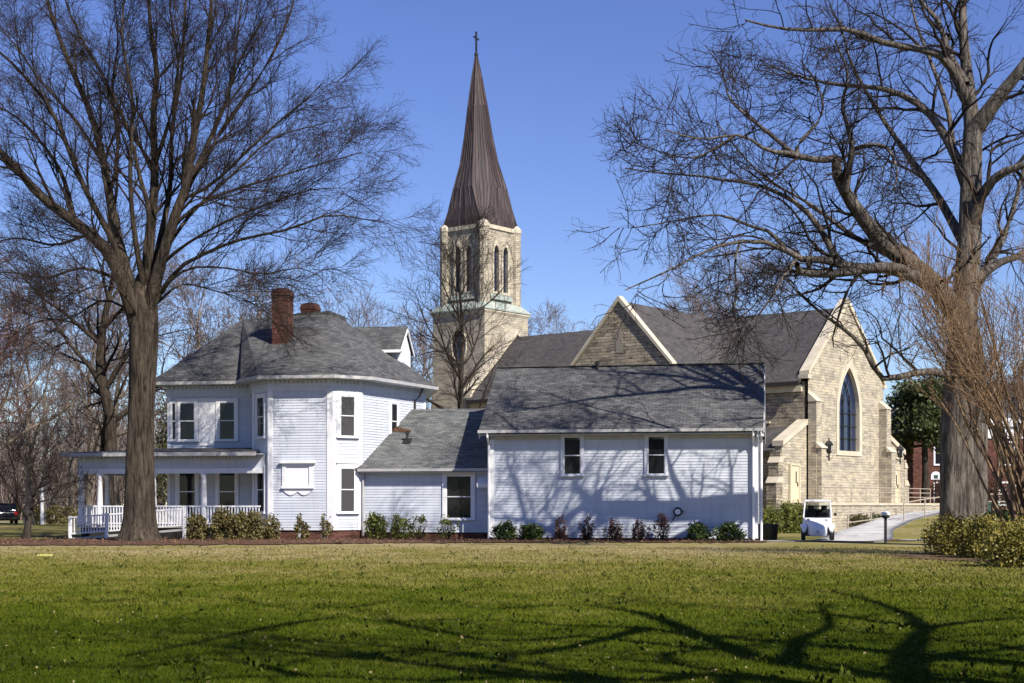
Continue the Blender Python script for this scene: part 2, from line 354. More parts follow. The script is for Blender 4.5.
def resample(pts, rad, m):
    pts = np.asarray(pts, float); rad = np.asarray(rad, float)
    # Catmull-Rom through the drawn points, then m even samples
    q = np.vstack([2 * pts[0] - pts[1], pts, 2 * pts[-1] - pts[-2]]); out = []; ro = []
    for i in range(1, len(q) - 2):
        for t in np.linspace(0, 1, 8, endpoint=False):
            p0, p1, p2, p3 = q[i - 1:i + 3]
            out.append(0.5 * (2 * p1 + (p2 - p0) * t + (2 * p0 - 5 * p1 + 4 * p2 - p3) * t * t + (3 * p1 - p0 - 3 * p2 + p3) * t ** 3))
            ro.append(rad[i - 1] * (1 - t) + rad[i] * t)
    out.append(pts[-1]); ro.append(rad[-1]); out = np.array(out); ro = np.array(ro)
    d = np.concatenate([[0], np.cumsum(np.linalg.norm(np.diff(out, axis=0), axis=1))]); tt = np.linspace(0, d[-1], m)
    return np.stack([np.interp(tt, d, out[:, k]) for k in range(3)], 1), np.interp(tt, d, ro)
def sprout(Pp, Rp, rg, k, length, ang, wander, up, m=5, t0=0.25, rmax=1.0, rratio=0.6, rend=0.25, lenfall=0.5, rmin=0.004, plen=None):
    n, mp, _ = Pp.shape
    t = t0 + (1 - t0) * (np.arange(k)[None, :] + rg.random((n, k))) / k
    t = np.clip(t, 0, 0.999); x = t * (mp - 1); i = x.astype(int); f = (x - i)[..., None]
    r_ = np.arange(n)[:, None]
    base = Pp[r_, i] * (1 - f) + Pp[r_, i + 1] * f
    rad = Rp[r_, i] * (1 - f[..., 0]) + Rp[r_, i + 1] * f[..., 0]
    d = norm(Pp[r_, i + 1] - Pp[r_, i])
    rv = norm(rg.normal(size=(n, k, 3))); perp = norm(rv - d * (rv * d).sum(-1, keepdims=True))
    A = np.radians(ang) * (0.65 + 0.7 * rg.random((n, k, 1)))
    dirs = norm(d * np.cos(A) + perp * np.sin(A) + np.array([0, 0, up])).reshape(-1, 3)
    if plen is None: plen = np.ones(n)
    L = (length * (1 - lenfall * t) * (0.55 + 0.8 * rg.random((n, k))) * plen[:, None]).reshape(-1)
    r0 = np.clip(rad.reshape(-1) * rratio, rmin, rmax)
    pts = [base.reshape(-1, 3)]; cur = dirs
    for j in range(m - 1):
        cur = norm(cur + rg.normal(size=cur.shape) * wander + np.array([0, 0, up * 0.35]))
        pts.append(pts[-1] + cur * (L / (m - 1))[:, None])
    Pn = np.stack(pts, 1); tt = np.linspace(0, 1, m)
    Rn = r0[:, None] * (1 - (1 - rend) * tt[None, :])
    return Pn, np.maximum(Rn, rmin * 0.7)
def bark_tube(pts, rad, m=36, s=14, flare=0.0, seed=0, lump=0.06):
    p, r = resample(pts, rad, m); rg = np.random.default_rng(seed)
    V, Q = tubes(p[None], r[None], s); V = V.reshape(m, s, 3)
    ph = rg.random(4) * 6.28; ang = np.arange(s) * 2 * np.pi / s
    for i in range(m):
        lob = 1 + lump * np.sin(3 * ang + ph[0] + i * 0.15) + lump * 0.7 * np.sin(5 * ang + ph[1] - i * 0.1)
        if flare:
            h = max(p[i, 2] - p[0, 2], 0); fl = flare * math.exp(-h / 0.55)
            lob = lob + fl * (1 + 0.35 * np.sin(5 * ang + ph[2]) + 0.2 * np.sin(8 * ang + ph[3]))
        V[i] = p[i] + (V[i] - p[i]) * lob[:, None]
    return V.reshape(-1, 3), Q, p, r
def finish_tree(name, root_loc, label, trunk_geo, limb_P, limb_R, levels, tmat, cmat, seed, group=None, limb_sides=8):
    """trunk_geo in world; limbs (n,m,3); levels: list of dicts for sprout; the thick ones join the trunk mesh, fine ones form the crown"""
    e = empty(name, root_loc, label, "tree", 0, group); off = np.array(root_loc, float); rg = np.random.default_rng(seed)
    g = Geo()
    for V, Q in trunk_geo: g.add(V - off, Q)
    if len(limb_P): V, Q = tubes(limb_P, limb_R, limb_sides); g.add(V - off, Q)
    c = Geo(); Pp, Rp = limb_P, limb_R
    ll = np.linalg.norm(np.diff(limb_P, axis=1), axis=-1).sum(1); pl0 = np.clip(ll / 8.5, .28, 1.02)
    for i, lv in enumerate(levels):
        lv = dict(lv); into = lv.pop('into', 'crown'); sides = lv.pop('sides', 3); also = lv.pop('also', 0)
        Pn, Rn = sprout(Pp, Rp, rg, plen=pl0 if (i == 0 and name == 'oak_tree') else None, **lv)
        V, Q = tubes(Pn, Rn, sides); (g if into == 'trunk' else c).add(V - off, Q)
        Pp, Rp = Pn, Rn
    g.obj("trunk", tmat, e); c.obj("crown", cmat, e)
    return e
def limb_px(pts, Y0, Y1, r0, r1, m=14):
    """limb drawn as picture points whose depth runs from Y0 to Y1; radii in metres"""
    n = len(pts); w = [P(x, y, Y0 + (Y1 - Y0) * (i / (n - 1)) ** 0.8) for i, (x, y) in enumerate(pts)]
    return resample([tuple(q) for q in w], [r0 + (r1 - r0) * (i / (n - 1)) ** 0.7 for i in range(n)], m)
def bare_tree(name, loc, h, r, label, tmat, cmat, seed, fork=0.3, spread=0.55, nl=8, counts=(7, 7, 5), up=0.12, wander=0.16, group=None, lean=(0, 0), tw=0.010, stems=1):
    """generic bare tree: leader trunk, nl limbs, three orders of branches"""
    rg = np.random.default_rng(seed); b = np.array(loc, float); tg = []; LP = []; LR = []
    for st in range(stems):
        sp = 0.0 if stems == 1 else 0.16
        a0 = rg.random() * 6.28 + st * 6.28 / max(stems, 1)
        hh = h * (0.85 + 0.15 * rg.random()); pts = []; rad = []
        for k in range(7):
            t = k / 6; pts.append(b + np.array([lean[0] * t * h + sp * h * t * math.cos(a0) + rg.normal() * 0.018 * h * t, lean[1] * t * h + sp * h * t * math.sin(a0) + rg.normal() * 0.018 * h * t, t * hh]))
            rad.append(r / (1 if stems == 1 else 1.6) * (1 - 0.93 * t ** 0.8))
        V, Q, p, rr = bark_tube(pts, rad, 22, 9, 0.25, seed + st); tg.append((V, Q))
        LP.append(resample(pts, rad, 14)[0]); LR.append(resample(pts, rad, 14)[1])
        for k in range(nl):
            t = fork + (0.92 - fork) * (k + rg.random()) / nl; i = int(t * 21); az = k * 2.4 + rg.random()
            L = h * spread * (1.05 - 0.7 * t) * (0.8 + 0.4 * rg.random()); d = np.array([math.cos(az), math.sin(az), 0.75 + 0.6 * rg.random()]); d /= np.linalg.norm(d)
            q = [p[i]]
            for j in range(5):
                d = d + rg.normal(size=3) * wander * 1.1 + np.array([0, 0, up]); d /= np.linalg.norm(d); q.append(q[-1] + d * L / 5)
            a, b2 = resample(q, [rr[i] * 0.55 * (1 - 0.85 * j / 5) + 0.01 for j in range(6)], 14); LP.append(a); LR.append(b2)
    s = h / 15.0
    lv = [dict(k=counts[0], length=3.0 * s, ang=42, wander=wander, up=up, m=6, t0=0.2, rratio=0.55, sides=4),
          dict(k=counts[1], length=1.5 * s, ang=42, wander=wander, up=up, m=5, t0=0.15, rratio=0.6, rmin=tw, sides=3),
          dict(k=counts[2], length=0.8 * s, ang=38, wander=wander, up=up, m=4, t0=0.15, rratio=0.7, rmin=tw * 0.8, sides=3)]
    return finish_tree(name, tuple(loc), label, tg, np.array(LP), np.array(LR), lv, tmat, cmat, seed, group, 6)

def leaf_quads(C, size, rg, aspect=0.55, upbias=0.3):
    n = len(C); d = norm(rg.normal(size=(n, 3)) + np.array([0, 0, upbias])); r = norm(np.cross(d, rg.normal(size=(n, 3))))
    s = (size * (0.6 + 0.8 * rg.random(n)))[:, None]
    V = np.stack([C - r * s * aspect * 0.5, C + d * s * 0.5 - r * s * 0.1 * aspect, C + r * s * aspect * 0.5 + d * s * 0.55, C + d * s], 1)
    V = np.stack([C, C + d * s * .5 + r * s * aspect * .5, C + d * s, C + d * s * .5 - r * s * aspect * .5], 1)
    return V.reshape(-1, 3), np.arange(n * 4).reshape(n, 4)
def shrub(loc, rx, ry, h, n, mat, label, seed, leaf=0.095, stems=14, group=None, airy=0.0, name="shrub", smat=None, base=0.0):
    e = empty(name, loc, label, "shrub", 0, group); rg = np.random.default_rng(seed)
    g = Geo(); k = stems
    az = rg.random(k) * 6.28; rad = np.sqrt(rg.random(k)) * 0.9
    tip = np.stack([np.cos(az) * rad * rx, np.sin(az) * rad * ry, h * (0.95 - 0.35 * rad ** 2) * (0.75 + 0.3 * rg.random(k))], 1)
    st = np.stack([np.cos(az) * rad * rx * 0.2, np.sin(az) * rad * ry * 0.2, np.full(k, -0.03)], 1)
    tt = np.linspace(0, 1, 5)[None, :, None]
    Pn = st[:, None] * (1 - tt) + tip[:, None] * tt; Pn[:, 1:-1] += rg.normal(size=(k, 3, 3)) * 0.04 * h
    V, Q = tubes(Pn, np.full((k, 5), 0.014) * np.linspace(1, .4, 5)[None], 4); g.add(V, Q)
    P2, R2 = sprout(Pn, np.full((k, 5), 0.01), rg, 6, 0.35 * h, 45, 0.2, 0.2, m=4, t0=0.2, rmin=0.005); V, Q = tubes(P2, R2, 3); g.add(V, Q)
    g.obj("stem", smat or M['twig_grey'], e)
    # leaves: clumps gathered round the twig tips and through the bush's volume
    n = int(n * 1.7); nc = max(10, n // 24)
    u = rg.random(nc); a = rg.random(nc) * 6.28; zz = base + (1 - base) * rg.random(nc)
    prof = np.sqrt(np.clip(1 - (2 * np.abs(zz - 0.45) / 1.15) ** 2.4, 0.05, 1))
    rr = (u ** 0.45) * prof * (0.85 + 0.3 * rg.random(nc))
    C = np.stack([np.cos(a) * rr * rx, np.sin(a) * rr * ry, zz * h * (0.9 + 0.18 * rg.random(nc))], 1)
    if airy: C = C[rg.random(nc) > airy]
    L = (C[:, None, :] + rg.normal(size=(len(C), 24, 3)) * np.array([rx, ry, h]) * 0.10).reshape(-1, 3); L[:, 2] = np.abs(L[:, 2])
    V, Q = leaf_quads(L, leaf, rg, .75); o = np_mesh("foliage", V, Q, mat, e, False)
    return e
#=== GROUND ===
# ------------------------------------------------------------------ ground, street, path, beds
def S(t): t = np.clip(t, 0, 1); return t * t * (3 - 2 * t)
PATH = [(13.9, 63.9), (15.1, 66.5), (16.2, 70), (17.5, 75), (20.2, 81), (24.2, 88), (29.5, 95.5)]
PY = [p[1] for p in PATH]; PX = [p[0] for p in PATH]
def gz(X, Y):
    X = np.asarray(X, float); Y = np.asarray(Y, float)
    d = X - np.interp(Y, PY, PX)
    return 1.25 * S((Y - 66) / 26) * S((d + 2.4) / 2.0) + 0.02 * np.sin(X * 0.35 + 1) * np.sin(Y * 0.22) * S((Y - 8) / 10) * S((60 - Y) / 6)
xs = np.concatenate([[-3000, -1200, -500, -250, -140], np.arange(-90, -24, 3.0), np.arange(-24, 44, 0.8), np.arange(44, 120, 4.0), [160, 300, 600, 1400, 3000]])
ys = np.concatenate([[-400, -150, -60, -25, -10, 0], np.arange(4, 64, 1.5), np.arange(64, 105, 0.8), np.arange(105, 180, 5), [200, 260, 400, 800, 1600, 3500]])
gx, gy = np.meshgrid(xs, ys); gzv = gz(gx, gy); nx = len(xs); ny = len(ys)
idx = np.arange(nx * ny).reshape(ny, nx)
Q = np.stack([idx[:-1, :-1], idx[:-1, 1:], idx[1:, 1:], idx[1:, :-1]], -1).reshape(-1, 4)
struct(np_mesh("lawn", np.stack([gx, gy, gzv], -1), Q, M['lawn']))

def strip(name, line, hw, mat, lift, sub=40, edge=0.0, seed=0, thick=0.0):
    """a ribbon laid on the ground along a line; ragged edge if asked"""
    rg = np.random.default_rng(seed); l = np.array(line, float); d = np.concatenate([[0], np.cumsum(np.linalg.norm(np.diff(l, axis=0), axis=1))])
    t = np.linspace(0, d[-1], sub); x = np.interp(t, d, l[:, 0]); y = np.interp(t, d, l[:, 1])
    tx, ty = np.gradient(x), np.gradient(y); L = np.hypot(tx, ty); tx, ty = tx / L, ty / L
    h = np.interp(t, d, hw if hasattr(hw, '__len__') else [hw] * len(l))
    V = []; k = 7
    e1 = rg.normal(size=sub) * edge; e2 = rg.normal(size=sub) * edge
    for j in range(k):
        f = -1 + 2 * j / (k - 1); o = f * h + (e1 if j == 0 else (e2 if j == k - 1 else 0))
        X = x - ty * o; Y = y + tx * o; V.append(np.stack([X, Y, gz(X, Y) + lift], 1))
    V = np.stack(V, 1); ix = np.arange(sub * k).reshape(sub, k)
    Q = np.stack([ix[:-1, :-1], ix[1:, :-1], ix[1:, 1:], ix[:-1, 1:]], -1).reshape(-1, 4)
    if thick:
        W = V.copy(); W[..., 2] -= thick; o = sub * k
        e = [np.stack([ix[:-1, j], ix[1:, j], ix[1:, j] + o, ix[:-1, j] + o], -1) for j in (0, k - 1)]
        V = np.concatenate([V.reshape(-1, 3), W.reshape(-1, 3)]); Q = np.concatenate([Q] + e)
    return np_mesh(name, V, Q, mat)
struct(strip("street", [(-140, 150), (-60, 143), (-30, 139), (40, 136), (120, 136)], 4.0, M['asphalt'], 0.03))
struct(strip("kerb", [(-140, 145.6), (-60, 138.6), (-30, 134.6), (40, 131.6), (120, 131.6)], 0.15, M['concrete'], 0.12, thick=0.15))
struct(strip("path", PATH, [1.5, 1.6, 1.55, 1.5, 1.4, 1.4, 1.4], M['concrete'], 0.05, 50, thick=0.1))
struct(strip("side_path", [(9.8, 64.8), (12.5, 65.0), (14.0, 65.2)], 0.45, M['concrete'], 0.045, 16, thick=0.1))
struct(strip("side_walk", [(17.2, 66.2), (18.6, 66.5), (20.4, 67.4)], 0.5, M['concrete'], 0.045, 16, thick=0.1))

# ------------------------------------------------------------------ the white house: local axes u (along the front), v (away), z
TH = math.radians(10)
house = empty("house", (-0.99, 67.5, 0), "pale lilac clapboard house with grey hipped roof, brick chimneys, porch and long side wing", "house", -TH)
def Hw(u, v, z): return Vector((-0.99 + u * math.cos(TH) + v * math.sin(TH), 67.5 - u * math.sin(TH) + v * math.cos(TH), z))
def clap(name, segs, mat=None, step=0.125, lap=0.022):
    """lapped boards: every course a tilted strip with its own lower lip; segs = (u0,v0,u1,v1,z0,z1) seen from the right-hand side going u0->u1"""
    mb = MB()
    for (u0, v0, u1, v1, z0, z1) in segs:
        d = Vector((u1 - u0, v1 - v0, 0)); L = d.length; d.normalize(); n = Vector((d.y, -d.x, 0))
        a = Vector((u0, v0, 0)); b = Vector((u1, v1, 0)); z = z0; k = 0
        while z < z1 - 1e-3:
            zt = min(z + step, z1); lo = n * lap; hi = n * 0.003
            q = [a + lo + Vector((0, 0, z)), b + lo + Vector((0, 0, z)), b + hi + Vector((0, 0, zt)), a + hi + Vector((0, 0, zt))]
            mb.poly(q)
            mb.poly([a + Vector((0, 0, z)), b + Vector((0, 0, z)), q[1], q[0]])
            z = zt; k += 1
        mb.poly([b + Vector((0, 0, z0)), a + Vector((0, 0, z0)), a + Vector((0, 0, z1)), b + Vector((0, 0, z1))])
    return mb.build(name, mat or M['siding'], house, norm=False)
def on(u0, v0, u1, v1):
    a = Vector((u0, v0, 0)); d = (Vector((u1, v1, 0)) - a); L = d.length; d.normalize(); n = Vector((d.y, -d.x, 0)); return a, d, n, L
def qbox(mb, a, d, n, s0, s1, z0, z1, o0, o1):
    p = [a + d * s0 + n * o0, a + d * s1 + n * o0, a + d * s1 + n * o1, a + d * s0 + n * o1]
    mb.slab([q + Vector((0, 0, z0)) for q in p], (0, 0, z1 - z0))
def window(wall, s, w, z0, z1, case=0.13, blind=0.0, sill=True, cmat='white', head=0.0, parent=None, pmat='glass'):
    """double-hung window on a wall line; s = centre along it, w = glass width"""
    a, d, n, L = on(*wall); par = parent or house
    mb = MB(); h = w / 2
    for s0, s1, q0, q1 in ((s - h - case, s - h, z0 - case * .2, z1 + case), (s + h, s + h + case, z0 - case * .2, z1 + case), (s - h, s + h, z1, z1 + case)):
        qbox(mb, a, d, n, s0, s1, q0, q1, 0.0, 0.085)
    if head: qbox(mb, a, d, n, s - h - case - .04, s + h + case + .04, z1 + case, z1 + case + head, 0.0, 0.13)
    if sill: qbox(mb, a, d, n, s - h - case - .03, s + h + case + .03, z0 - case * .2 - .07, z0 - case * .2, 0.0, 0.14)
    fr = mb.build("window", M[cmat], par)
    mb = MB(); zm = (z0 + z1) / 2; f = 0.045
    for q0, q1, o in ((z0 - case * .2, zm + .02, 0.040), (zm - .02, z1, 0.058)):
        qbox(mb, a, d, n, s - h, s - h + f, q0, q1, 0.02, o + .012); qbox(mb, a, d, n, s + h - f, s + h, q0, q1, 0.02, o + .012)
        qbox(mb, a, d, n, s - h + f, s + h - f, q0, q0 + f, 0.02, o + .012); qbox(mb, a, d, n, s - h + f, s + h - f, q1 - f, q1, 0.02, o + .012)
    mb.build("sash", M[cmat], fr)
    mb = MB(); qbox(mb, a, d, n, s - h + f, s + h - f, z0, zm, 0.026, 0.034); qbox(mb, a, d, n, s - h + f, s + h - f, zm, z1 - f, 0.026, 0.050)
    mb.build("pane", M[pmat], fr)
    if blind:
        mb = MB(); qbox(mb, a, d, n, s - h + f + .01, s + h - f - .01, z1 - f - blind, z1 - f, 0.0505, 0.053); mb.build("blind", M['shade_cloth'], fr)
    return fr
EZ = 7.35     # top of the two-storey walls
LB = (-16.45, 12.0); LF = (-16.45, 2.6); J = (-11.82, 2.6); A0 = (-11.67, 1.40); B0 = (-10.48, 0.10); B1 = (-7.40, 0.10); C1 = (-6.31, 1.25); DE = (-4.75, 7.4); RB = (-6.2, 12.0)
w_back_porch = (*LF, *J); w_left = (*LB, *LF); w_A = (*A0, *B0); w_B = (*B0, *B1); w_C = (*B1, *C1); w_D = (*C1, *DE)
clap("wall", [(*LB, *LF, .55, EZ), (*LF, *J, .55, EZ), (*J, *A0, .55, EZ), (*A0, *B0, .42, EZ), (*B0, *B1, .42, EZ), (*B1, *C1, .42, EZ), (*C1, *DE, .42, EZ), (*DE, *RB, .42, EZ), (*RB, *LB, .42, EZ)])
mb = MB()   # brick foundation
ft = [LB, LF, J, A0, B0, B1, C1, DE, RB]
mb.slab([(u * 0.998 - 0.02, v + 0.05, -0.2) for u, v in ft][::-1], (0, 0, 0.60)); mb.build("foundation", M['brick'], house)
# frieze, soffit, gutter and roof of the main block
def offs(poly, o):
    """outward offset of a closed plan polygon (listed with the outside on the right hand going along it)"""
    out = []; n = len(poly)
    for i in range(n):
        p0, p1, p2 = Vector(poly[i - 1]), Vector(poly[i]), Vector(poly[(i + 1) % n])
        d1 = (p1 - p0).normalized(); d2 = (p2 - p1).normalized(); n1 = Vector((d1.y, -d1.x)); n2 = Vector((d2.y, -d2.x)); b = (n1 + n2); b = b / max(b.dot(n1), 0.35)
        out.append((p1.x + b.x * o, p1.y + b.y * o))
    return out
def ring(mb, pin, pout, z0, z1):
    n = len(pin)
    for i in range(n):
        j = (i + 1) % n
        a, b, c, d = pin[i], pin[j], pout[j], pout[i]
        mb.slab([(a[0], a[1], z0), (b[0], b[1], z0), (c[0], c[1], z0), (d[0], d[1], z0)], (0, 0, z1 - z0))
plan = [LB, LF, (-12.2, 2.6), A0, B0, B1, C1, DE, RB]
mb = MB(); ring(mb, offs(plan, 0.0), offs(plan, 0.05), EZ - 0.52, EZ); mb.build("frieze", M['siding'], house)
def toothed(p0, p1, z0, z1, pitch, out):
    """one board whose lower edge is cut into teeth"""
    a = Vector((*p0, 0)); d = Vector((*p1, 0)) - a; L = d.length; d.normalize(); n = Vector((d.y, -d.x, 0)); k = int(L / pitch); zm = z1 - .03; lp = [(0, z1), (0, zm)]
    for j in range(k): lp += [(j * pitch + pitch * .25, zm), (j * pitch + pitch * .25, z0), (j * pitch + pitch * .75, z0), (j * pitch + pitch * .75, zm)]
    lp += [(L, zm), (L, z1)]; mb = MB(); mb.slab([a + d * x + Vector((0, 0, z)) for x, z in lp], n * out); mb.build("dentil_molding", M['siding'], house)
fo = offs(plan, 0.055)
for i in range(7): toothed(fo[i], fo[i + 1], EZ - .16, EZ - .02, .22, .07)
mb = MB(); ring(mb, offs(plan, 0.0), offs(plan, 0.56), EZ, EZ + 0.06); mb.build("soffit", M['siding'], house)
mb = MB(); ring(mb, offs(plan, 0.565), offs(plan, 0.67), EZ + 0.02, EZ + 0.17); mb.build("gutter", M['gutter'], house)
ev = offs(plan, 0.60); EZR = EZ + 0.19; TZ = 11.15
E = [Vector((u, v, EZR)) for u, v in ev]
DK = dict(LF=Vector((-14.1, 6.6, TZ - .1)), RF=Vector((-9.45, 6.1, TZ)), RBk=Vector((-9.35, 8.3, TZ)), LBk=Vector((-14.1, 8.0, TZ - .1)))
mb = MB(); eLB, eLF, eJ, eA, eB0, eB1, eC, eD, eRB = E; dLF, dRF, dRB, dLB = DK['LF'], DK['RF'], DK['RBk'], DK['LBk']
for q in ([eLF, eJ, dLF], [eJ, eA, dLF], [eA, eB0, dLF], [eB0, eB1, dRF, dLF], [eB1, eC, dRF], [eC, eD, dRF], [eD, eRB, dRB], [eD, dRB, dRF], [eRB, eLB, dLB, dRB], [eLB, eLF, dLF, dLB], [dLF, dRF, dRB, dLB]): mb.poly(q)
mb.build("roof", M['shingle'], house, norm=False)
mb = MB(); mb.slab([dLF + Vector((1.6, -.05, -.12)), dRF + Vector((.15, -.15, -.12)), dRB + Vector((.15, .15, -.12)), dLB + Vector((1.6, .15, -.12))], (0, 0, .26)); mb.build("roof_deck", M['shingle'], house)
# corner boards
for wl, s in ((w_B, 'a'), (w_B, 'b'), (w_A, 'a'), (w_C, 'b'), (w_C, 'a')):
    a, d, n, L = on(*wl); mb = MB()
    if s == 'a': qbox(mb, a, d, n, 0.0, 0.24, 0.42, EZ - 0.5, 0.003, 0.045)
    else: qbox(mb, a, d, n, L - 0.24, L, 0.42, EZ - 0.5, 0.003, 0.045)
    mb.build("corner_board", M['white'], house)
a, d, n, L = on(*w_back_porch); mb = MB(); qbox(mb, a, d, n, 0, .15, .55, EZ - .5, .003, .045); mb.build("corner_board", M['white'], house)
a, d, n, L = on(*w_D); mb = MB(); qbox(mb, a, d, n, L - .2, L, .42, EZ - .5, .003, .045); mb.build("corner_board", M['white'], house)
# windows of the main block
for z0, z1, hd in ((4.78, 6.62, 0), (1.28, 3.30, 0.07)):
    window(w_C, 0.79, 0.78, z0, z1, 0.20, head=hd, pmat='greyglass')
    window(w_A, 1.0, 0.80, z0, z1, 0.14)
window(w_D, 3.04, 0.62, 4.75, 6.5, 0.12)
window(w_back_porch, .34, .24, 4.75, 6.55, .09)
for s in (1.02, 3.05):
    window(w_back_porch, s, 0.80, 4.75, 6.55, 0.17)
    window(w_back_porch, s, 0.85, 1.15, 3.30, 0.17)
window(w_left, 8.2, 0.7, 4.75, 6.5, 0.13)
a, d, n, L = on(*w_back_porch)   # white panel between the upper windows
mb = MB(); qbox(mb, a, d, n, 1.62, 2.44, 4.45, 6.75, .003, .05); mb.build("panel", M['white'], house)
# blocked window with shelf top and scalloped apron on the bay front
a, d, n, L = on(*w_B); mb = MB(); s0 = 0.68
def q2(mb, loop, o0, o1): mb.slab([a + d * x + n * o0 + Vector((0, 0, z)) for x, z in loop], n * (o1 - o0))
qbox(mb, a, d, n, s0 - .08, s0 + 1.62, 3.50, 3.60, .02, .20)
qbox(mb, a, d, n, s0 + .02, s0 + .20, 2.42, 3.50, .02, .08); qbox(mb, a, d, n, s0 + 1.32, s0 + 1.50, 2.42, 3.50, .02, .08)
qbox(mb, a, d, n, s0 + .20, s0 + 1.32, 3.36, 3.50, .02, .08); qbox(mb, a, d, n, s0, s0 + 1.54, 2.34, 2.44, .02, .14)
lp = [(s0 + .02, 2.34), (s0 + .12, 2.20)] + [(s0 + .12 + 1.28 * k / 16, 2.20 - .17 * abs(math.sin(math.pi * k / 8))) for k in range(1, 16)] + [(s0 + 1.40, 2.20), (s0 + 1.5, 2.34)]
q2(mb, lp[::-1], .02, .06); o = mb.build("blind_window", M['white'], house)
mb = MB(); qbox(mb, a, d, n, s0 + .2, s0 + 1.32, 2.44, 3.36, .024, .035); mb.build("panel", M['white'], o)
# chimneys
def chimney(u0, u1, v0, v1, z0, z1):
    mb = MB(); mb.box(u0, u1, v0, v1, z0, z1 - .42)
    for k, e in enumerate((.02, .055, .03, .0)): mb.box(u0 - e, u1 + e, v0 - e, v1 + e, z1 - .42 + k * .105 + .002, z1 - .42 + (k + 1) * .105)
    o = mb.build("chimney", M['brick'], house); mb = MB(); mb.box(u0 + .15, u1 - .15, v0 + .15, v1 - .15, z1 - .05, z1 + .05); mb.build("flue", M['dark_void'], o)
chimney(-11.26, -10.46, 2.9, 3.75, 8.3, 12.0); chimney(-11.75, -10.98, 8.9, 9.7, 10.2, 12.1)
# dormer on the side slope
mb = MB(); du0, du1, dv0, dv1, dz0, dz1, dzr = -10.4, -5.95, 7.1, 9.2, 7.7, 9.45, 10.62; dvm = (dv0 + dv1) / 2
mb.poly([(du1, dv0, dz0), (du1, dv1, dz0), (du1, dv1, dz1), (du1, dvm, dzr - .1), (du1, dv0, dz1)]); mb.poly([(du0, dv0, dz0), (du1, dv0, dz0), (du1, dv0, dz1), (du0, dv0, dz1)]); mb.poly([(du1, dv1, dz0), (du0, dv1, dz0), (du0, dv1, dz1), (du1, dv1, dz1)])
dm = mb.build("dormer", M['white'], house, norm=False)
mb = MB()
for sg, ve in ((-1, dv0 - .35), (1, dv1 + .35)):
    mb.slab([(du0, ve, dz1 - .12), (du1 + .10, ve, dz1 - .12), (du1 + .10, dvm, dzr), (du0, dvm, dzr)], (0, 0, .09))
mb.build("roof", M['shingle'], dm)
mb = MB()
for ve in (dv0 - .36, dv1 + .36): mb.beam((du1 + .12, ve, dz1 - .18), (du1 + .12, dvm, dzr - .10), .04, .13, (0, 0, 1))
mb.box(du0 + 1.2, du1 + .10, dv0 - .42, dv0 - .36, dz1 - .22, dz1 - .08); mb.box(du1 - .22, du1 + .03, dv0 - .03, dv0 + .02, dz0, dz1 - .1); mb.build("trim", M['white'], dm)
# downspouts
for pts in ([(-12.0, 2.05, EZ), (-12.0, 2.5, EZ - .55), (-11.95, 2.5, 4.2)], [(-4.55, 6.1, EZ + .02), (-4.75, 6.15, EZ - .4), (-4.98, 6.2, EZ - .6), (-4.98, 6.2, 5.6)]): mb = MB(); mb.tube(pts, .055, 8); mb.build("downspout", M['dgutter'], house)
mb = MB(); mb.tube([(-6.22, 1.12, 3.25), (-6.22, 1.12, .15)], .05, 8); mb.build("downspout", M['gutter'], house)
mb = MB(); mb.box(-9.0, -8.8, -.02, .07, 0.02, .32); mb.build("utility_box", M['white'], house)

# ---- low link between the bay and the wing
LV = 1.3
w_L = (-6.30, LV, 0.0, LV)
clap("wall", [(*w_L, .32, 3.2)])
mb = MB(); mb.box(-6.4, 0, LV + .04, LV + .2, -.2, .33); mb.build("foundation", M['brick'], house)
mb = MB(); rz0, rz1, rv0, rv1 = 3.27, 6.32, LV - .42, LV + 4.7
mb.slab([(-6.55, rv0, rz0), (0.3, rv0, rz0), (0.3, rv1, rz1), (-6.9, rv1, rz1)], (0, 0, -.10)); mb.slab([(-6.9, rv1, rz1 - .002), (0.3, rv1, rz1 - .002), (0.3, rv1 + 4.7, rz0 - .002), (-6.9, rv1 + 4.7, rz0 - .002)], (0, 0, -.10))
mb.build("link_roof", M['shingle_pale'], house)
mb = MB(); mb.box(-6.4, .25, rv0 - .10, rv0 - .005, rz0 - .14, rz0 - .01); mb.build("gutter", M['gutter'], house)
mb = MB(); mb.box(-6.3, 0, LV - .03, LV + .0, 2.92, 3.16); mb.box(-6.3, 0, rv0, LV, 3.06, 3.10); mb.build("frieze", M['siding'], house)
window(w_L, 4.60, 1.20, 0.98, 2.94, 0.17)
mb = MB(); mb.tube([(-4.6, 3.1, 4.55), (-4.6, 3.1, 5.0)], .06, 8); mb.tube([(-4.6, 3.1, 4.95), (-4.6, 3.1, 5.03)], .11, 8); mb.slab([(-4.8, 2.9, 4.5), (-4.4, 2.9, 4.5), (-4.4, 3.3, 4.74), (-4.8, 3.3, 4.74)], (0, 0, .03)); mb.build("roof_vent", M['black'], house)
mb = MB()   # small fabric awning with scalloped valance
x0, x1 = -.72, -.06
mb.slab([(x0, LV - .05, 2.95), (x1, LV - .05, 2.95), (x1, LV - .75, 2.55), (x0, LV - .75, 2.55)], (0, 0, -.03))
n = 5
lp = [(x0, 2.53)] + [(x0 + (x1 - x0) * k / 20, 2.42 - .06 * abs(math.sin(math.pi * k / 4))) for k in range(21)] + [(x1, 2.53)]
mb.slab([(x, LV - .75, z) for x, z in lp], (0, .02, 0)); mb.build("awning", M['white'], house)
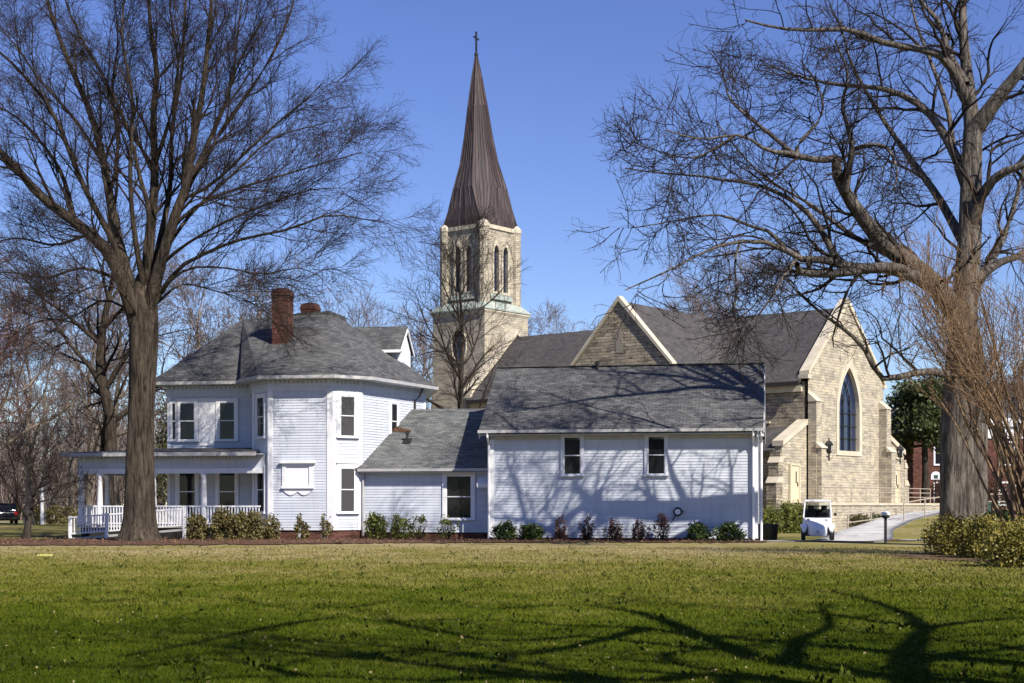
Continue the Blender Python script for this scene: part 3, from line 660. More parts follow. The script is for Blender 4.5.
# rust stain patch of leaves in the valley
mb = MB(); rg0 = np.random.default_rng(3)
for k in range(160):
    t = rg0.random(); q_ = rg0.random(); u = -5.62 + q_ * .95; v = 3.95 + rg0.random() * .5 * (1 - q_); z = rz0 + (v - rv0) * (rz1 - rz0) / (rv1 - rv0) + .012 + .02 * rg0.random(); s = .06
    q = rg0.random() * 6.28; mb.poly([(u + s * math.cos(q + i * 1.57), v + s * math.sin(q + i * 1.57), z + .6 * s * math.sin(q + i * 1.57) + .01 * i) for i in range(4)])
mb.build("leaf_drift", M['mulch'], house, norm=False)

# ---- the wing in front
WL = 11.85; WD = 8.2; WZ = 4.90
w_W = (0, 0, WL, 0)
clap("wall", [(0, 0, WL, 0, .12, WZ), (WL, 0, WL, WD, .12, WZ), (WL, WD, 0, WD, .12, WZ), (0, WD, 0, 0, .12, WZ)])
mb = MB(); RZ = 8.13; rv = WD / 2; ov = .48
mb.poly([(WL, 0, WZ), (WL, WD, WZ), (WL, rv, RZ - .3)]); mb.build("gable", M['siding'], house, norm=False); mb = MB(); mb.poly([(0, WD, WZ), (0, 0, WZ), (0, rv, RZ - .3)]); mb.build("gable", M['siding'], house, norm=False)
ez = WZ + .02
mb = MB(); mb.slab([(-.42, -ov, ez), (WL + .3, -ov, ez), (WL + .3, rv, RZ), (-.42, rv, RZ)], (0, 0, -.12)); mb.slab([(-.42, rv, RZ - .002), (WL + .3, rv, RZ - .002), (WL + .3, WD + ov, ez - .002), (-.42, WD + ov, ez - .002)], (0, 0, -.12)); mb.build("wing_roof", M['shingle'], house)
mb = MB(); mb.box(-.42, WL + .3, rv - .12, rv + .12, RZ + .005, RZ + .05); mb.build("ridge_cap", M['shingle'], house)
mb = MB(); mb.box(-.45, WL + .32, -ov - .12, -ov - .01, ez - .13, ez + .0); mb.build("gutter", M['gutter'], house)
mb = MB(); mb.box(-.40, WL + .28, -ov, -.0, ez - .24, ez - .19); mb.box(0, WL, -.05, 0, WZ - .42, WZ - .22); mb.build("soffit", M['gutter'], house)
mb = MB()
for uu in (-.40, WL + .31): mb = MB(); mb.beam((uu, -ov, ez - .27), (uu, rv, RZ - .27), .035, .22); mb.build('bargeboard', M['white'], house); mb = MB(); mb.beam((uu, rv, RZ - .27), (uu, WD + ov, ez - .27), .035, .22); mb.build('bargeboard', M['white'], house)
mb = MB(); mb.box(WL + .01, WL + .31, -ov + .01, -.0, ez - .36, ez - .25); mb.build("eave_return", M['white'], house)
mb = MB()
for s in (0, WL - .2): mb = MB(); mb.box(s, s + .2, -.055, -.0235, .12, WZ - .4); mb.build('corner_board', M['white'], house)
mb = MB()
mb.box(WL, WL + .05, -.05, .18, .12, WZ - .4); mb.build("corner_board", M['white'], house)
window(w_W, 3.74, .78, 2.95, 4.62, 0.13, cmat='trim2'); window(w_W, 7.48, .78, 2.95, 4.62, 0.13, cmat='trim2')
for uu, vv in ((-.02, -.15), (WL - .15, -.16), (WL + .2, -.1)):
    mb = MB(); mb.tube([(uu, -ov - .06, ez - .12), (uu, -ov - .05, ez - .3), (uu, vv, ez - .62), (uu, vv, .12), (uu + .02, vv - .25, .03)], .055, 8); mb.build("downspout", M['white'], house)
mb = MB(); mb.tube([(4.4, rv - .25, RZ - .25), (4.4, rv - .25, RZ + .10)], .05, 8); mb.tube([(4.4, rv - .25, RZ + .08), (4.4, rv - .25, RZ + .2)], .12, 8); mb.build("roof_vent", M['black'], house)
mb = MB(); mb.box(0.02, WL - .02, .03, .2, -.2, .13); mb.build("foundation", M['brick'], house)

# ---- porch: front run plus the return round the corner
pv = 0.25; pl = -19.95; pr = -11.0; pz = 0.62; py_ = 3.72
pp = [(pl, pv), (pr, pv), (pr, 2.55), (-16.5, 2.55), (-16.5, 9.0), (pl, 9.0)]
mb = MB(); mb.slab([(u, v, pz - .1) for u, v in [(pl, pv), (pr + .2, pv), (pr + .2, 2.5), (pl, 2.5)]], (0, 0, .1)); mb.slab([(u, v, pz - .1) for u, v in [(pl, 2.502), (-16.5, 2.502), (-16.5, 9), (pl, 9)]], (0, 0, .1)); mb.build("porch_floor", M['gutter'], house)
mb = MB(); mb.box(pl + .1, pr, pv + .1, pv + .14, -.1, pz - .12); mb.box(pl + .1, pl + .14, pv + .2, 9, -.1, pz - .12); mb.build("porch_shade_panel", M['dark_void'], house)  # near-black panel puts the darkness beneath the porch into its colour
# roof: very low slope up to the house wall
mb = MB(); ro = .6
mb.slab([(pl - ro, pv - ro, py_ + .32), (pr + .05, pv - ro, py_ + .32), (pr - .6, 2.58, py_ + .62), (-16.5, 2.58, py_ + .62)], (0, 0, -.08)); mb.slab([(pl - ro, 9.2, py_ + .318), (pl - ro, pv - ro, py_ + .318), (-16.5, 2.58, py_ + .618), (-16.5, 9.2, py_ + .618)], (0, 0, -.08)); mb.build("porch_roof", M['shingle'], house)
mb = MB(); mb.box(pl - ro - .08, pr + .1, pv - ro - .10, pv - ro - .002, py_ + .14, py_ + .31); mb.box(pl - ro - .08, pl - ro - .002, pv - ro, 9.2, py_ + .14, py_ + .31); mb.build("gutter", M['gutter'], house)
mb = MB(); mb.box(pl, pr + .3, pv, pv + .14, py_ - .42, py_ + .20); mb.box(pl, pl + .14, pv + .14, 9, py_ - .42, py_ + .20); mb.box(pl - ro, pr + .3, pv - ro, 2.5, py_ + .20, py_ + .235); mb.build("porch_frieze", M['siding'], house)
toothed((pl, pv - .003), (pr, pv - .003), py_ + .04, py_ + .17, .2, .07)
mb = MB(); mb.box(pl - .03, pr + .2, pv - .04, pv + .18, py_ - .66, py_ - .425); mb.box(pl - .03, pl + .17, pv + .18, 9, py_ - .66, py_ - .425); mb.build("porch_beam", M['white'], house)
for u, v in ((pl + .1, pv + .1), (pl + 1.05, pv + .1), (-16.2, pv + .1), (-13.7, pv + .1), (pl + .1, 3.2), (pl + .1, 6.0)):
    mb = MB(); mb.lathe((u, v, 0), [(.17, pz), (.17, pz + .12), (.135, pz + .2), (.14, pz + 1.1), (.115, py_ - .85), (.15, py_ - .8), (.15, py_ - .74), (.19, py_ - .68), (.19, py_ - .665)], 14); mb.build("porch_column", M['white'], house, True)
def railing(pts, z0, z1, par, every=.145):
    mb = MB()
    for (u0, v0), (u1, v1) in zip(pts[:-1], pts[1:]):
        L = math.hypot(u1 - u0, v1 - v0); k = int(L / every)
        a0 = Vector((u0, v0, 0)); a1 = Vector((u1, v1, 0))
        for z, h in ((z1, .07), (z0 + .1, .06)): mb.beam(a0 + Vector((0, 0, z)), a1 + Vector((0, 0, z)), .07, h)
        for j in range(k):
            p = a0.lerp(a1, (j + .5) / k); mb.box(p.x - .022, p.x + .022, p.y - .022, p.y + .022, z0 + .13, z1 - .04)
    return mb.build("railing", M['white'], par)
railing([(pl + .1, pv + .02), (pr + .1, pv + .02)], pz, pz + .90, house)
railing([(pl + .1, pv + .1), (pl + .1, 9)], pz, pz + .90, house)
# front ramp with its own lower railing, running along the porch towards the corner
mb = MB(); mb.slab([(-19.6, -1.3, .05), (-14.0, -1.3, .5), (-14.0, -.25, .5), (-19.6, -.25, .05)], (0, 0, -.1)); mb.build("ramp", M['gutter'], house)
mb = MB()
def rz(u): return .05 + (u + 20.0) / 6.0 * .45
for z, h in ((.92, .07), (.16, .06)): mb.beam((-19.6, -1.28, rz(-19.6) + z), (-14.0, -1.28, rz(-14.0) + z), .07, h)
for k in range(40):
    u = -19.6 + (k + .5) * 5.6 / 40; mb.box(u - .022, u + .022, -1.302, -1.258, rz(u) + .18, rz(u) + .89)
for u in (-19.6, -17.8, -16.0, -14.0): mb.box(u - .06, u + .06, -1.34, -1.22, -.05, rz(u) + .99)

mb.build("ramp_railing", M['white'], house)
struct(strip("mulch_bed", [tuple(Hw(u, v, 0)[:2]) for u, v in ((-23.5, -5.6), (-20, -6.4), (-14, -5.8), (-9, -4.6), (-6, -3.4), (0, -2.4), (6, -1.9), (12.2, -1.6))], [2.2, 6.4, 6.2, 5.0, 4.6, 2.9, 2.0, 1.5], M['mulch'], 0.03, 220, 0.45, 4))
struct(strip("leaf_bed", [(12.6, 47.5), (14.5, 45.0), (17.0, 42.5), (21, 40)], [1.2, 3.2, 4.0, 4.5], M['mulch_dark'], 0.03, 90, 0.5, 5))
struct(strip("sign_bed", [(15.95, 65.5), (17.6, 66.8)], [0.8, 1.2], M['mulch_dark'], 0.03, 30, 0.08, 5))

# ------------------------------------------------------------------ the church: local axes s (along the front, to the right), t (back along the nave), z
CA = math.radians(51)
church = empty("church", (20.9 + .75 * .629, 95.0 + .75 * .777, 0), "cream stone church with dark slate roofs and tall copper spire behind the house", "church", CA)
def lancet(cx, w, z0, zs, n=9):
    """pointed arch loop: centre, width, sill, springing; equilateral-ish arch"""
    h = w / 2; r = w * 1.25; c = r - h; top = []
    am = math.acos(c / r)
    R = [(cx - c + r * math.cos(am * k / n), zs + r * math.sin(am * k / n)) for k in range(n + 1)]
    Lf = [(cx + c - r * math.cos(am * k / n), zs + r * math.sin(am * k / n)) for k in range(n, -1, -1)]
    return [(cx - h, z0), (cx + h, z0)] + R + Lf[1:]
hw = 5.25; ZE = 9.45; ZA = 14.35
wloop = lancet(0.25, 2.15, 5.0, 8.25)
mb = MB(); mb.holed([(-hw, -.2), (hw, -.2), (hw, ZE), (0, ZA), (-hw, ZE)], [lancet(0.2, 3.3, 4.85, 7.5)], (0, 0, 0), (1, 0, 0), .35, (0, -1, 0))
mb.build("front_wall", M['stone'], church, norm=False)
def arch_frame(mb, inner, outer, y0, y1):
    n = len(inner)
    for i in range(n):
        j = (i + 1) % n; a, b, c, d = inner[i], inner[j], outer[j], outer[i]
        for y, q in ((y0, (a, b, c, d)), (y1, (d, c, b, a))): mb.poly([(p[0], y, p[1]) for p in q])
        mb.poly([(a[0], y0, a[1]), (a[0], y1, a[1]), (b[0], y1, b[1]), (b[0], y0, b[1])]); mb.poly([(d[0], y0, d[1]), (c[0], y0, c[1]), (c[0], y1, c[1]), (d[0], y1, d[1])])
mb = MB(); arch_frame(mb, lancet(0.2, 2.85, 5.02, 7.5), lancet(0.2, 3.55, 4.72, 7.5), -.06, .25); sur = mb.build("window", M['coping'], church)
mb = MB(); lp = lancet(0.2, 2.87, 5.0, 7.5); mb.poly([(p[0], .22, p[1]) for p in lp]); mb.build("pane", M['skyglass'], sur, norm=False)
mb = MB()   # tracery
for x in (-.30, .65): mb.box(x, x + .06, .12, .2, 5.0, 7.7)
for z in (5.8, 6.6, 7.4): mb.box(-1.2, 1.6, .13, .19, z, z + .05)
for k0, sg in ((-.27, 1), (.68, -1), (-.27, -1), (.68, 1)):   # intersecting arcs above the mullions
    pts = [(k0 + sg * (2.85 * 1.25) * (1 - math.cos(.9 * k / 8)), .16, 7.6 + 2.85 * 1.25 * math.sin(.9 * k / 8) * .85) for k in range(9)]
    pts = [p for p in pts if abs(p[0] - .2) < 1.4 * (1 - max(0, p[2] - 7.5) / 3.1)]
    if len(pts) > 1: mb.tube(pts, .04, 6)
mb.build("tracery", M['black'], sur)
# nave side walls and rear gable
NL = 27.6
mb = MB(); mb.slab([(-hw + .02, .3, -.2), (-hw + .02, NL, -.2), (-hw + .02, NL, ZE - .3), (-hw + .02, .3, ZE - .3)], (.4, 0, 0)); mb.slab([(hw - .42, .3, -.2), (hw - .42, NL, -.2), (hw - .42, NL, ZE - .3), (hw - .42, .3, ZE - .3)], (.4, 0, 0))
mb.slab([(-hw, NL - .4, -.2), (hw, NL - .4, -.2), (hw, NL - .4, ZE), (0, NL - .4, ZA), (-hw, NL - .4, ZE)], (0, .4, 0)); mb.build("nave_wall", M['stone_shaded'], church)
mb = MB()   # roofs
RH = 14.2; EH = 9.15; ew = 5.7
for sg in (-1, 1): mb.slab([(sg * ew, .36, EH), (sg * ew, NL - .4, EH), (0, NL - .4, RH), (0, .36, RH)], (0, 0, -.14))
mb.build("nave_roof", M['slate'], church)
mb = MB()
for sg in (-1, 1): mb.box(sg * ew - .06, sg * ew + .06, .4, NL - .5, EH - .28, EH - .05)
mb.build("gutter", M['dgutter'], church)
mb = MB()   # wooden cornice band under the eave
mb.box(-hw - .16, -hw + .02, .4, NL - .6, EH - .62, EH - .22); mb.build("cornice", M['coping'], church)
def gable_coping(o, ax, half, ze, za, back, w=.62, th=.34):
    """stone coping on both rakes of a gable: o centre at z 0, ax = unit along, back = unit away from the face"""
    o, ax, back = Vector(o), Vector(ax), Vector(back); up = Vector((0, 0, 1))
    for sg in (-1, 1):
        a = o + ax * sg * (half + .10) + up * ze; b = o + up * za; tip = up * (th * (1.35 if sg < 0 else 1.352))
        mb = MB(); f = [a - back * .12, b - back * .12, b - back * .12 + tip, a - back * .12 + up * th]
        f = [a, b, b + tip, a + up * th]
        mb.slab([q - back * .12 for q in f], back * w); mb.build("coping", M['coping'], church)
        c = o + ax * sg * (half + .06)
        mb = MB(); mb.slab([c + ax * x + back * y + up * (ze - .22) for x, y in ((-.2, -.135), (.2, -.135), (.2, w - .1), (-.2, w - .1))], (0, 0, .24)); mb.build("kneeler", M['coping'], church)
gable_coping((0, 0, 0), (1, 0, 0), hw, ZE + .08, ZA + .06, (0, 1, 0), .66, .26); gable_coping((0, NL, 0), (1, 0, 0), hw, ZE + .08, ZA + .02, (0, -1, 0), .8)
# transept with its gable towards the house
TT = 9.7; TS = -11.45; tw = 3.85
mb = MB(); mb.slab([(TS, TT - tw, -.2), (TS, TT + tw, -.2), (TS, TT + tw, 9.9), (TS, TT, 14.15), (TS, TT - tw, 9.9)], (.4, 0, 0)); mb.slab([(TS + .4, TT - tw, -.2), (-hw, TT - tw, -.2), (-hw, TT - tw, 9.6), (TS + .4, TT - tw, 9.6)], (0, .4, 0)); mb.slab([(TS + .4, TT + tw, -.2), (-hw, TT + tw, -.2), (-hw, TT + tw, 9.6), (TS + .4, TT + tw, 9.6)], (0, -.4, 0)); mb.build("transept_wall", M['stone_shaded'], church)
mb = MB()
for sg in (-1, 1): mb.slab([(TS + .36, TT, RH + .02), (-.2, TT, RH + .02), (-.2, TT + sg * 4.45, RH + .02 - 4.9), (TS + .36, TT + sg * 4.45, RH + .02 - 4.9)], (0, 0, -.14))
mb.build("transept_roof", M['slate'], church)
gable_coping((TS, TT, 0), (0, 1, 0), tw, 9.95, 14.2, (1, 0, 0), .52, .24)
mb = MB(); mb.slab([(TS - .012, TT + x, z) for x, z in [(q[0], q[1]) for q in lancet(0, .5, 11.0, 12.0)]], (.1, 0, 0)); mb.build("blind_panel", M['plaque'], church)
# left and right aisles with lean-to fronts, doors
AZ0, AZ1 = 5.1, 6.5
def aisle(sg, far, zlo, zhi):
    mb = MB(); x0, x1 = sg * hw, sg * far
    mb.slab([(x0, .12, -.2), (x1, .12, -.2), (x1, .12, zlo), (x0, .12, zhi)], (0, .45, 0)); mb.build("aisle_front", M['stone'], church)
    mb = MB(); mb.slab([(x1, .5, -.2), (x1, TT - tw if sg < 0 else NL - 1, -.2), (x1, TT - tw if sg < 0 else NL - 1, zlo - .2), (x1, .5, zlo - .2)], (-sg * .4, 0, 0)); mb.build("aisle_wall", M['stone_shaded'], church)
    mb = MB(); mb.slab([(x0, .56, zhi - .08), (x1 + sg * .3, .56, zlo - .25), (x1 + sg * .3, TT - tw if sg < 0 else NL - 1, zlo - .25), (x0, TT - tw if sg < 0 else NL - 1, zhi - .08)], (0, 0, -.12)); mb.build("aisle_roof", M['slate'], church)
    mb = MB(); mb.slab([(x0 + sg * .02, .0, zhi), (x1 + sg * .06, .0, zlo), (x1 + sg * .06, .75, zlo), (x0 + sg * .02, .75, zhi)], (0, 0, .32)); mb.build("coping", M['coping'], church)
    # outer buttress with sloped offsets
    mb = MB()
    for z0, z1, e in ((-.2, 2.9, .75), (2.9, 4.1, .5), (4.1, zlo - .35, .3)): mb.box(min(x1, x1 + sg * e), max(x1, x1 + sg * e), .08, .75, z0, z1)
    bt = mb.build("buttress", M['stone_shaded'] if sg < 0 else M['stone'], church)
    for z1, e0, e1 in ((2.9, .8, .5), (4.1, .55, .3)): mb = MB(); mb.slab([(x1, .03, z1), (x1 + sg * e0, .03, z1), (x1 + sg * e1, .03, z1 + .36), (x1, .03, z1 + .36)], (0, .77, 0)); mb.build("weathering", M['coping'], bt)
aisle(-1, 8.3, AZ0, AZ1); aisle(1, 8.7, AZ0 - .1, AZ1 - .1)
# corner buttresses on the front
for s in (-hw + .35, hw - .35):
    mb = MB(); mb.box(s - .34, s + .34, -.55, -.003, -.2, 7.9); bt = mb.build("buttress", M['stone'], church)
    mb = MB(); mb.slab([(s - .38, -.62, 7.9), (s - .38, 0, 7.9), (s - .38, 0, 8.45)], (.76, 0, 0)); mb.build("weathering", M['coping'], bt); mb = MB(); mb.slab([(s - .42, -.95, 5.05), (s - .42, -.55, 5.05), (s - .42, -.55, 5.4)], (.84, 0, 0)); mb.build("weathering", M['coping'], bt)
    mb = MB(); mb.box(s - .30, s + .30, -.88, -.552, -.2, 5.05); mb.build("pier", M['stone'], bt)
for s in (-6.9, 7.15):
    mb = MB(); mb.box(s - .5, s + .5, .02, .10, 1.72, 3.95); dr = mb.build("door", M['doorp'], church)
    mb = MB(); mb.box(s + .28, s + .33, -.04, .02, 2.7, 2.95); mb.build("handle", M['black'], dr)
    mb = MB(); mb.box(s - .62, s - .5, -.03, .11, 1.7, 4.05); mb.box(s + .5, s + .62, -.03, .11, 1.7, 4.05); mb.box(s - .5, s + .5, -.03, .11, 3.955, 4.07); mb.build("frame", M['doorp'], dr)
    mb = MB(); mb.box(s + .1, s + .2, .0, .018, 2.9, 3.6); mb.build("pane", M['glass'], dr)
# lanterns on brackets
for s in (-3.7, 6.75):
    y = -.1 if s < 0 else .0
    mb = MB(); mb.box(s - .06, s + .06, y - .04, y + .09, 3.9, 5.0); mb.beam((s, y - .02, 4.75), (s, y - .55, 4.5), .05, .06); mb.tube([(s, y - .5, 4.3), (s, y - .5, 4.75)], .05, 8); lm = mb.build("wall_lantern", M['black'], church)
    mb = MB(); mb.lathe((s, y - .5, 4.75), [(.10, 0), (.17, .08), (.24, .5), (.27, .55), (.16, .72), (.05, .8), (.03, .98)], 6); mb.build("lantern_head", M['black'], lm)
    mb = MB(); mb.lathe((s, y - .5, 4.80), [(.15, .04), (.225, .40), (.225, .44)], 6); mb.lathe((s, y - .5, 4.86), [(.172, .02), (.238, .33), (.238, .36)], 4); mb.build("lantern_glass", M['lamp'], lm)
# clerestory window in the nave side wall, visible past the wing
mb = MB(); x = -hw - .05; mb.box(x - .02, x + .08, 2.95, 4.0, 6.8, 8.35); wd = mb.build("window", M['coping'], church); mb = MB(); mb.box(x - .03, x - .018, 3.12, 3.84, 6.95, 8.3); mb.build("pane", M['skyglass'], wd)
mb = MB(); mb.box(-hw - .14, -hw + .02, 2.6, 4.4, 6.65, 6.78); mb.build("sill", M['coping'], church)
# plinth
mb = MB(); mb.box(-hw + .75, hw - .75, -.14, -.004, -.2, 1.68); mb.build("plinth", M['coping'], church)

# ---- tower, square on the nave's axes, behind the rear gable
tw0 = empty("tower_anchor", (0, 0, 0), None, None); bpy.data.objects.remove(tw0)
tcx, tcy = 1.3, 31.7; H2 = 2.62; bz = 16.35
def tb(mb, h, z0, z1): mb.box(tcx - h, tcx + h, tcy - h, tcy + h, z0, z1)
mb = MB(); h = H2
for o, ax, nr, hole in (((tcx, tcy - h, 0), (1, 0, 0), (0, -1, 0), []), ((tcx - h, tcy, 0), (0, -1, 0), (-1, 0, 0), 1), ((tcx + h, tcy, 0), (0, 1, 0), (1, 0, 0), []), ((tcx, tcy + h, 0), (-1, 0, 0), (0, 1, 0), [])):
    hl = [[(1.05 * math.cos(k * math.pi / 10) * .72, 13.7 + 1.2 * math.sin(k * math.pi / 10)) for k in range(20)]] if hole == 1 else []
    mb.holed([(-h, -.2), (h, -.2), (h, bz), (-h, bz)], hl, o, ax, .35, nr)
mb.build("tower_wall", M['stone'], church, norm=False)
mb = MB(); mb.slab([(tcx - h + .3, tcy - 1.05 * math.cos(k * math.pi / 10) * .8, 13.7 + 1.3 * math.sin(k * math.pi / 10)) for k in range(20)], (.05, 0, 0)); ov_ = mb.build("window", M['skyglass'], church)
mb = MB()
for k in range(20):
    a0, a1 = k * math.pi / 10, (k + 1) * math.pi / 10
    mb.beam((tcx - h - .0, tcy + .82 * math.cos(a0), 13.7 + 1.28 * math.sin(a0)), (tcx - h - .0, tcy + .82 * math.cos(a1), 13.7 + 1.28 * math.sin(a1)), .10, .16, (1, 0, 0))
mb.build("surround", M['coping'], ov_)
def frust(mb, h0, z0, h1, z1):
    a = [(tcx + sx * h0, tcy + sy * h0, z0) for sx, sy in ((-1, -1), (1, -1), (1, 1), (-1, 1))]; b = [(tcx + sx * h1, tcy + sy * h1, z1) for sx, sy in ((-1, -1), (1, -1), (1, 1), (-1, 1))]
    for i in range(4): mb.poly([a[i], a[(i + 1) % 4], b[(i + 1) % 4], b[i]])
    mb.poly(a[::-1]); mb.poly(b)
mb = MB(); frust(mb, H2 - .02, bz - .35, H2 + .14, bz - .1); frust(mb, H2 + .14, bz - .098, H2 + .14, bz + .12); mb.build("cornice", M['coping'], church)
h1 = 2.02
mb = MB(); frust(mb, H2 + .16, bz + .122, h1 + .14, bz + .75); mb.build("copper_skirt", M['verdigris'], church)
mb = MB(); frust(mb, H2 + .20, bz + .03, H2 + .20, bz + .118); mb.build("copper_edge", M['verdigris'], church)
# belfry walls with paired lancets
bz0, bz1 = bz + .7, 23.0
faces4 = (((tcx, tcy - h1, 0), (1, 0, 0), (0, -1, 0)), ((tcx - h1, tcy, 0), (0, -1, 0), (-1, 0, 0)), ((tcx + h1, tcy, 0), (0, 1, 0), (1, 0, 0)), ((tcx, tcy + h1, 0), (-1, 0, 0), (0, 1, 0)))
mb = MB()
for o, ax, nr in faces4: mb.holed([(-h1, bz0), (h1, bz0), (h1, bz1), (-h1, bz1)], [lancet(c, .62, 17.9, 20.9) for c in (-.55, .55)], o, ax, .30, nr)
mb.build("belfry_wall", M['stone'], church, norm=False)
for o, ax, nr in faces4:
    o, ax, nr = Vector(o), Vector(ax), Vector(nr)
    for c in (-.55, .55):
        mb = MB(); mb.poly([o + ax * p[0] - nr * .22 + Vector((0, 0, p[1])) for p in lancet(c, .64, 17.9, 20.9)]); lw = mb.build("window", M['skyglass'], church, norm=False)
        mb = MB(); ii = lancet(c, .60, 17.92, 20.9); oo = lancet(c, .92, 17.75, 20.9)
        for i in range(len(ii)):
            j = (i + 1) % len(ii); q = [ii[i], ii[j], oo[j], oo[i]]; mb.slab([o + ax * p[0] - nr * .05 + Vector((0, 0, p[1])) for p in q], nr * .12)
        mb.build("surround", M['coping'], lw)
    mb = MB(); p = [o + ax * x + Vector((0, 0, z)) for x, z in ((-1.3, 17.3), (1.3, 17.3), (1.3, 17.72), (-1.3, 17.72))]
    mb.slab([p[0] + nr * .22, p[1] + nr * .22, p[2] + nr * .06, p[3] + nr * .06], -nr * .2); mb.build("copper_sill", M['verdigris'], church)
    mb = MB(); mb.slab([o + ax * x + Vector((0, 0, z)) for x, z in ((-1.6, bz1 - .32), (1.6, bz1 - .32), (1.6, bz1 - .02), (-1.6, bz1 - .02))], nr * .10); mb.build("cornice", M['coping'], church)
for sx in (-1, 1):
    for sy in (-1, 1):
        cx, cy = tcx + sx * (h1 - .10), tcy + sy * (h1 - .10)
        mb = MB(); mb.lathe((cx, cy, 0), [(.44, bz + .5), (.44, bz1 - .3)], 8); pl_ = mb.build("corner_pier", M['stone'], church)
        mb = MB(); mb.lathe((cx, cy, 0), [(.48, bz1 - .3), (.48, bz1 + .0), (.05, bz1 + .42), (.01, bz1 + .45)], 8); mb.build("pier_cap", M['coping'], pl_)
# spire: square foot broached into an octagon, concave lower part, standing seams
sc = 116.5 / F
prof = [(23.0, 2.62), (23.5, 2.5), (24.4, 2.30), (25.95, 2.02), (28.1, 1.42), (30.3, 1.03), (32.5, .73), (34.7, .385), (36.55, .055)]
mb = MB(); rings = []; sub = 5
for z, r in prof:
    f = max(0.0, min(1.0, (z - 23.0) / 3.4)); pts = []
    for k in range(8):                      # octagon corners, squared off at the foot
        a = math.pi / 8 + k * math.pi / 4
        oc = Vector((math.cos(a), math.sin(a))) / math.cos(math.pi / 8) * r
        m_ = max(abs(oc.x), abs(oc.y)); sq = Vector((math.copysign(1, oc.x) * r * (1.0 if abs(oc.x) > .7 * m_ or True else 1), math.copysign(1, oc.y) * r))
        sqp = Vector((max(-r, min(r, oc.x * 2.6)), max(-r, min(r, oc.y * 2.6)))) * .80
        pts.append(sqp.lerp(oc, f ** .7))
    ring_ = []
    for k in range(8):
        p, q = pts[k], pts[(k + 1) % 8]
        for j in range(sub): ring_.append((tcx + p.lerp(q, j / sub).x, tcy + p.lerp(q, j / sub).y, z))
    rings.append(ring_)
lx, ly = -.629 * .0245, .777 * .0245   # the spire's slight lean
rings = [[(p[0] + (p[2] - 23) * lx, p[1] + (p[2] - 23) * ly, p[2]) for p in r] for r in rings]
vr = [[mb.bm.verts.new(p) for p in r] for r in rings]; n = len(vr[0])
for i in range(len(vr) - 1):
    for k in range(n): mb.bm.faces.new([vr[i][k], vr[i][(k + 1) % n], vr[i + 1][(k + 1) % n], vr[i + 1][k]])
mb.bm.faces.new(vr[0][::-1]); mb.bm.faces.new(vr[-1])
sp = mb.build("spire", M['copper'], church)
mb = MB()
for k in range(n):
    pts = [Vector(r[k]) for r in rings]
    lim = len(pts) if k % sub == 0 else (8 if k % 5 in (2, 3) else 7)
    for a, b in zip(pts[:lim - 1], pts[1:lim]): mb.beam(a, b, .035, .10)
mb.build("seam", M['copper'], sp)
mb = MB(); ctx, cty = tcx + 13.6 * lx, tcy + 13.6 * ly
mb.lathe((ctx, cty, 36.45), [(.10, 0), (.16, .08), (.16, .2), (.09, .28)], 10); mb.beam((ctx, cty, 36.6), (ctx, cty, 38.35), .11, .11); mb.beam((ctx - .42, cty - .12, 37.85), (ctx + .42, cty + .12, 37.85), .11, .11); mb.build("cross", M['black'], sp)

# ---- terrace in front of the church with its rails
mb = MB(); mb.box(-8.3, 9.4, -2.3, -.9, -.2, 1.55); tr = mb.build("terrace", M['stone'], None); tr.location = church.location; tr.rotation_euler = church.rotation_euler; struct(tr)
mb = MB(); mb.box(-8.38, 9.45, -2.36, .1, 1.56, 1.70); o = mb.build("terrace_paving", M['coping'], None); o.location = church.location; o.rotation_euler = church.rotation_euler; struct(o)
def rails(name, pts, h, label, nb=2, posts=None, parent_loc=None, rot=0, pick=M['rail'], r=.028):
    e = empty(name, parent_loc or (0, 0, 0), label, "railing", rot)
    mb = MB(); pv_ = [Vector(p) for p in pts]
    for k in range(nb): mb.tube([p + Vector((0, 0, h * (1 - k / nb * .9))) for p in pv_], r, 6)
    mb.build("rail", pick, e)
    for p in (posts or pts):
        mb = MB(); mb.tube([Vector(p), Vector(p) + Vector((0, 0, h))], r * 1.1, 6); mb.build("post", pick, e)
    return e
rails("terrace_railing", [(x, -2.25, 1.7) for x in (-8.2, -6, -4, -2, 0, 2, 4, 6, 7.6)], .95, "tan metal railing along the stone terrace at the church front", 3, None, tuple(church.location), CA)
rp = []
for (x, y) in ((16.6, 77), (18.2, 80), (20.2, 83.2), (22.6, 87), (25.2, 90.8)): rp.append((x - .1, y + .8, float(gz(x - .1, y + .8))))
rails("path_railing", rp, 1.0, "tan handrail on the church side of the concrete path", 2, None, r=.035)
rp = []
for (x, y) in ((20.6, 80.2), (22.6, 83.4), (25.0, 87), (27.8, 90.6), (30.6, 94)): rp.append((x + .25, y - .4, float(gz(x + .25, y - .4))))
rails("path_railing", rp, 1.0, "tan handrail on the lawn side of the concrete path near the oak", 2, None, r=.035)
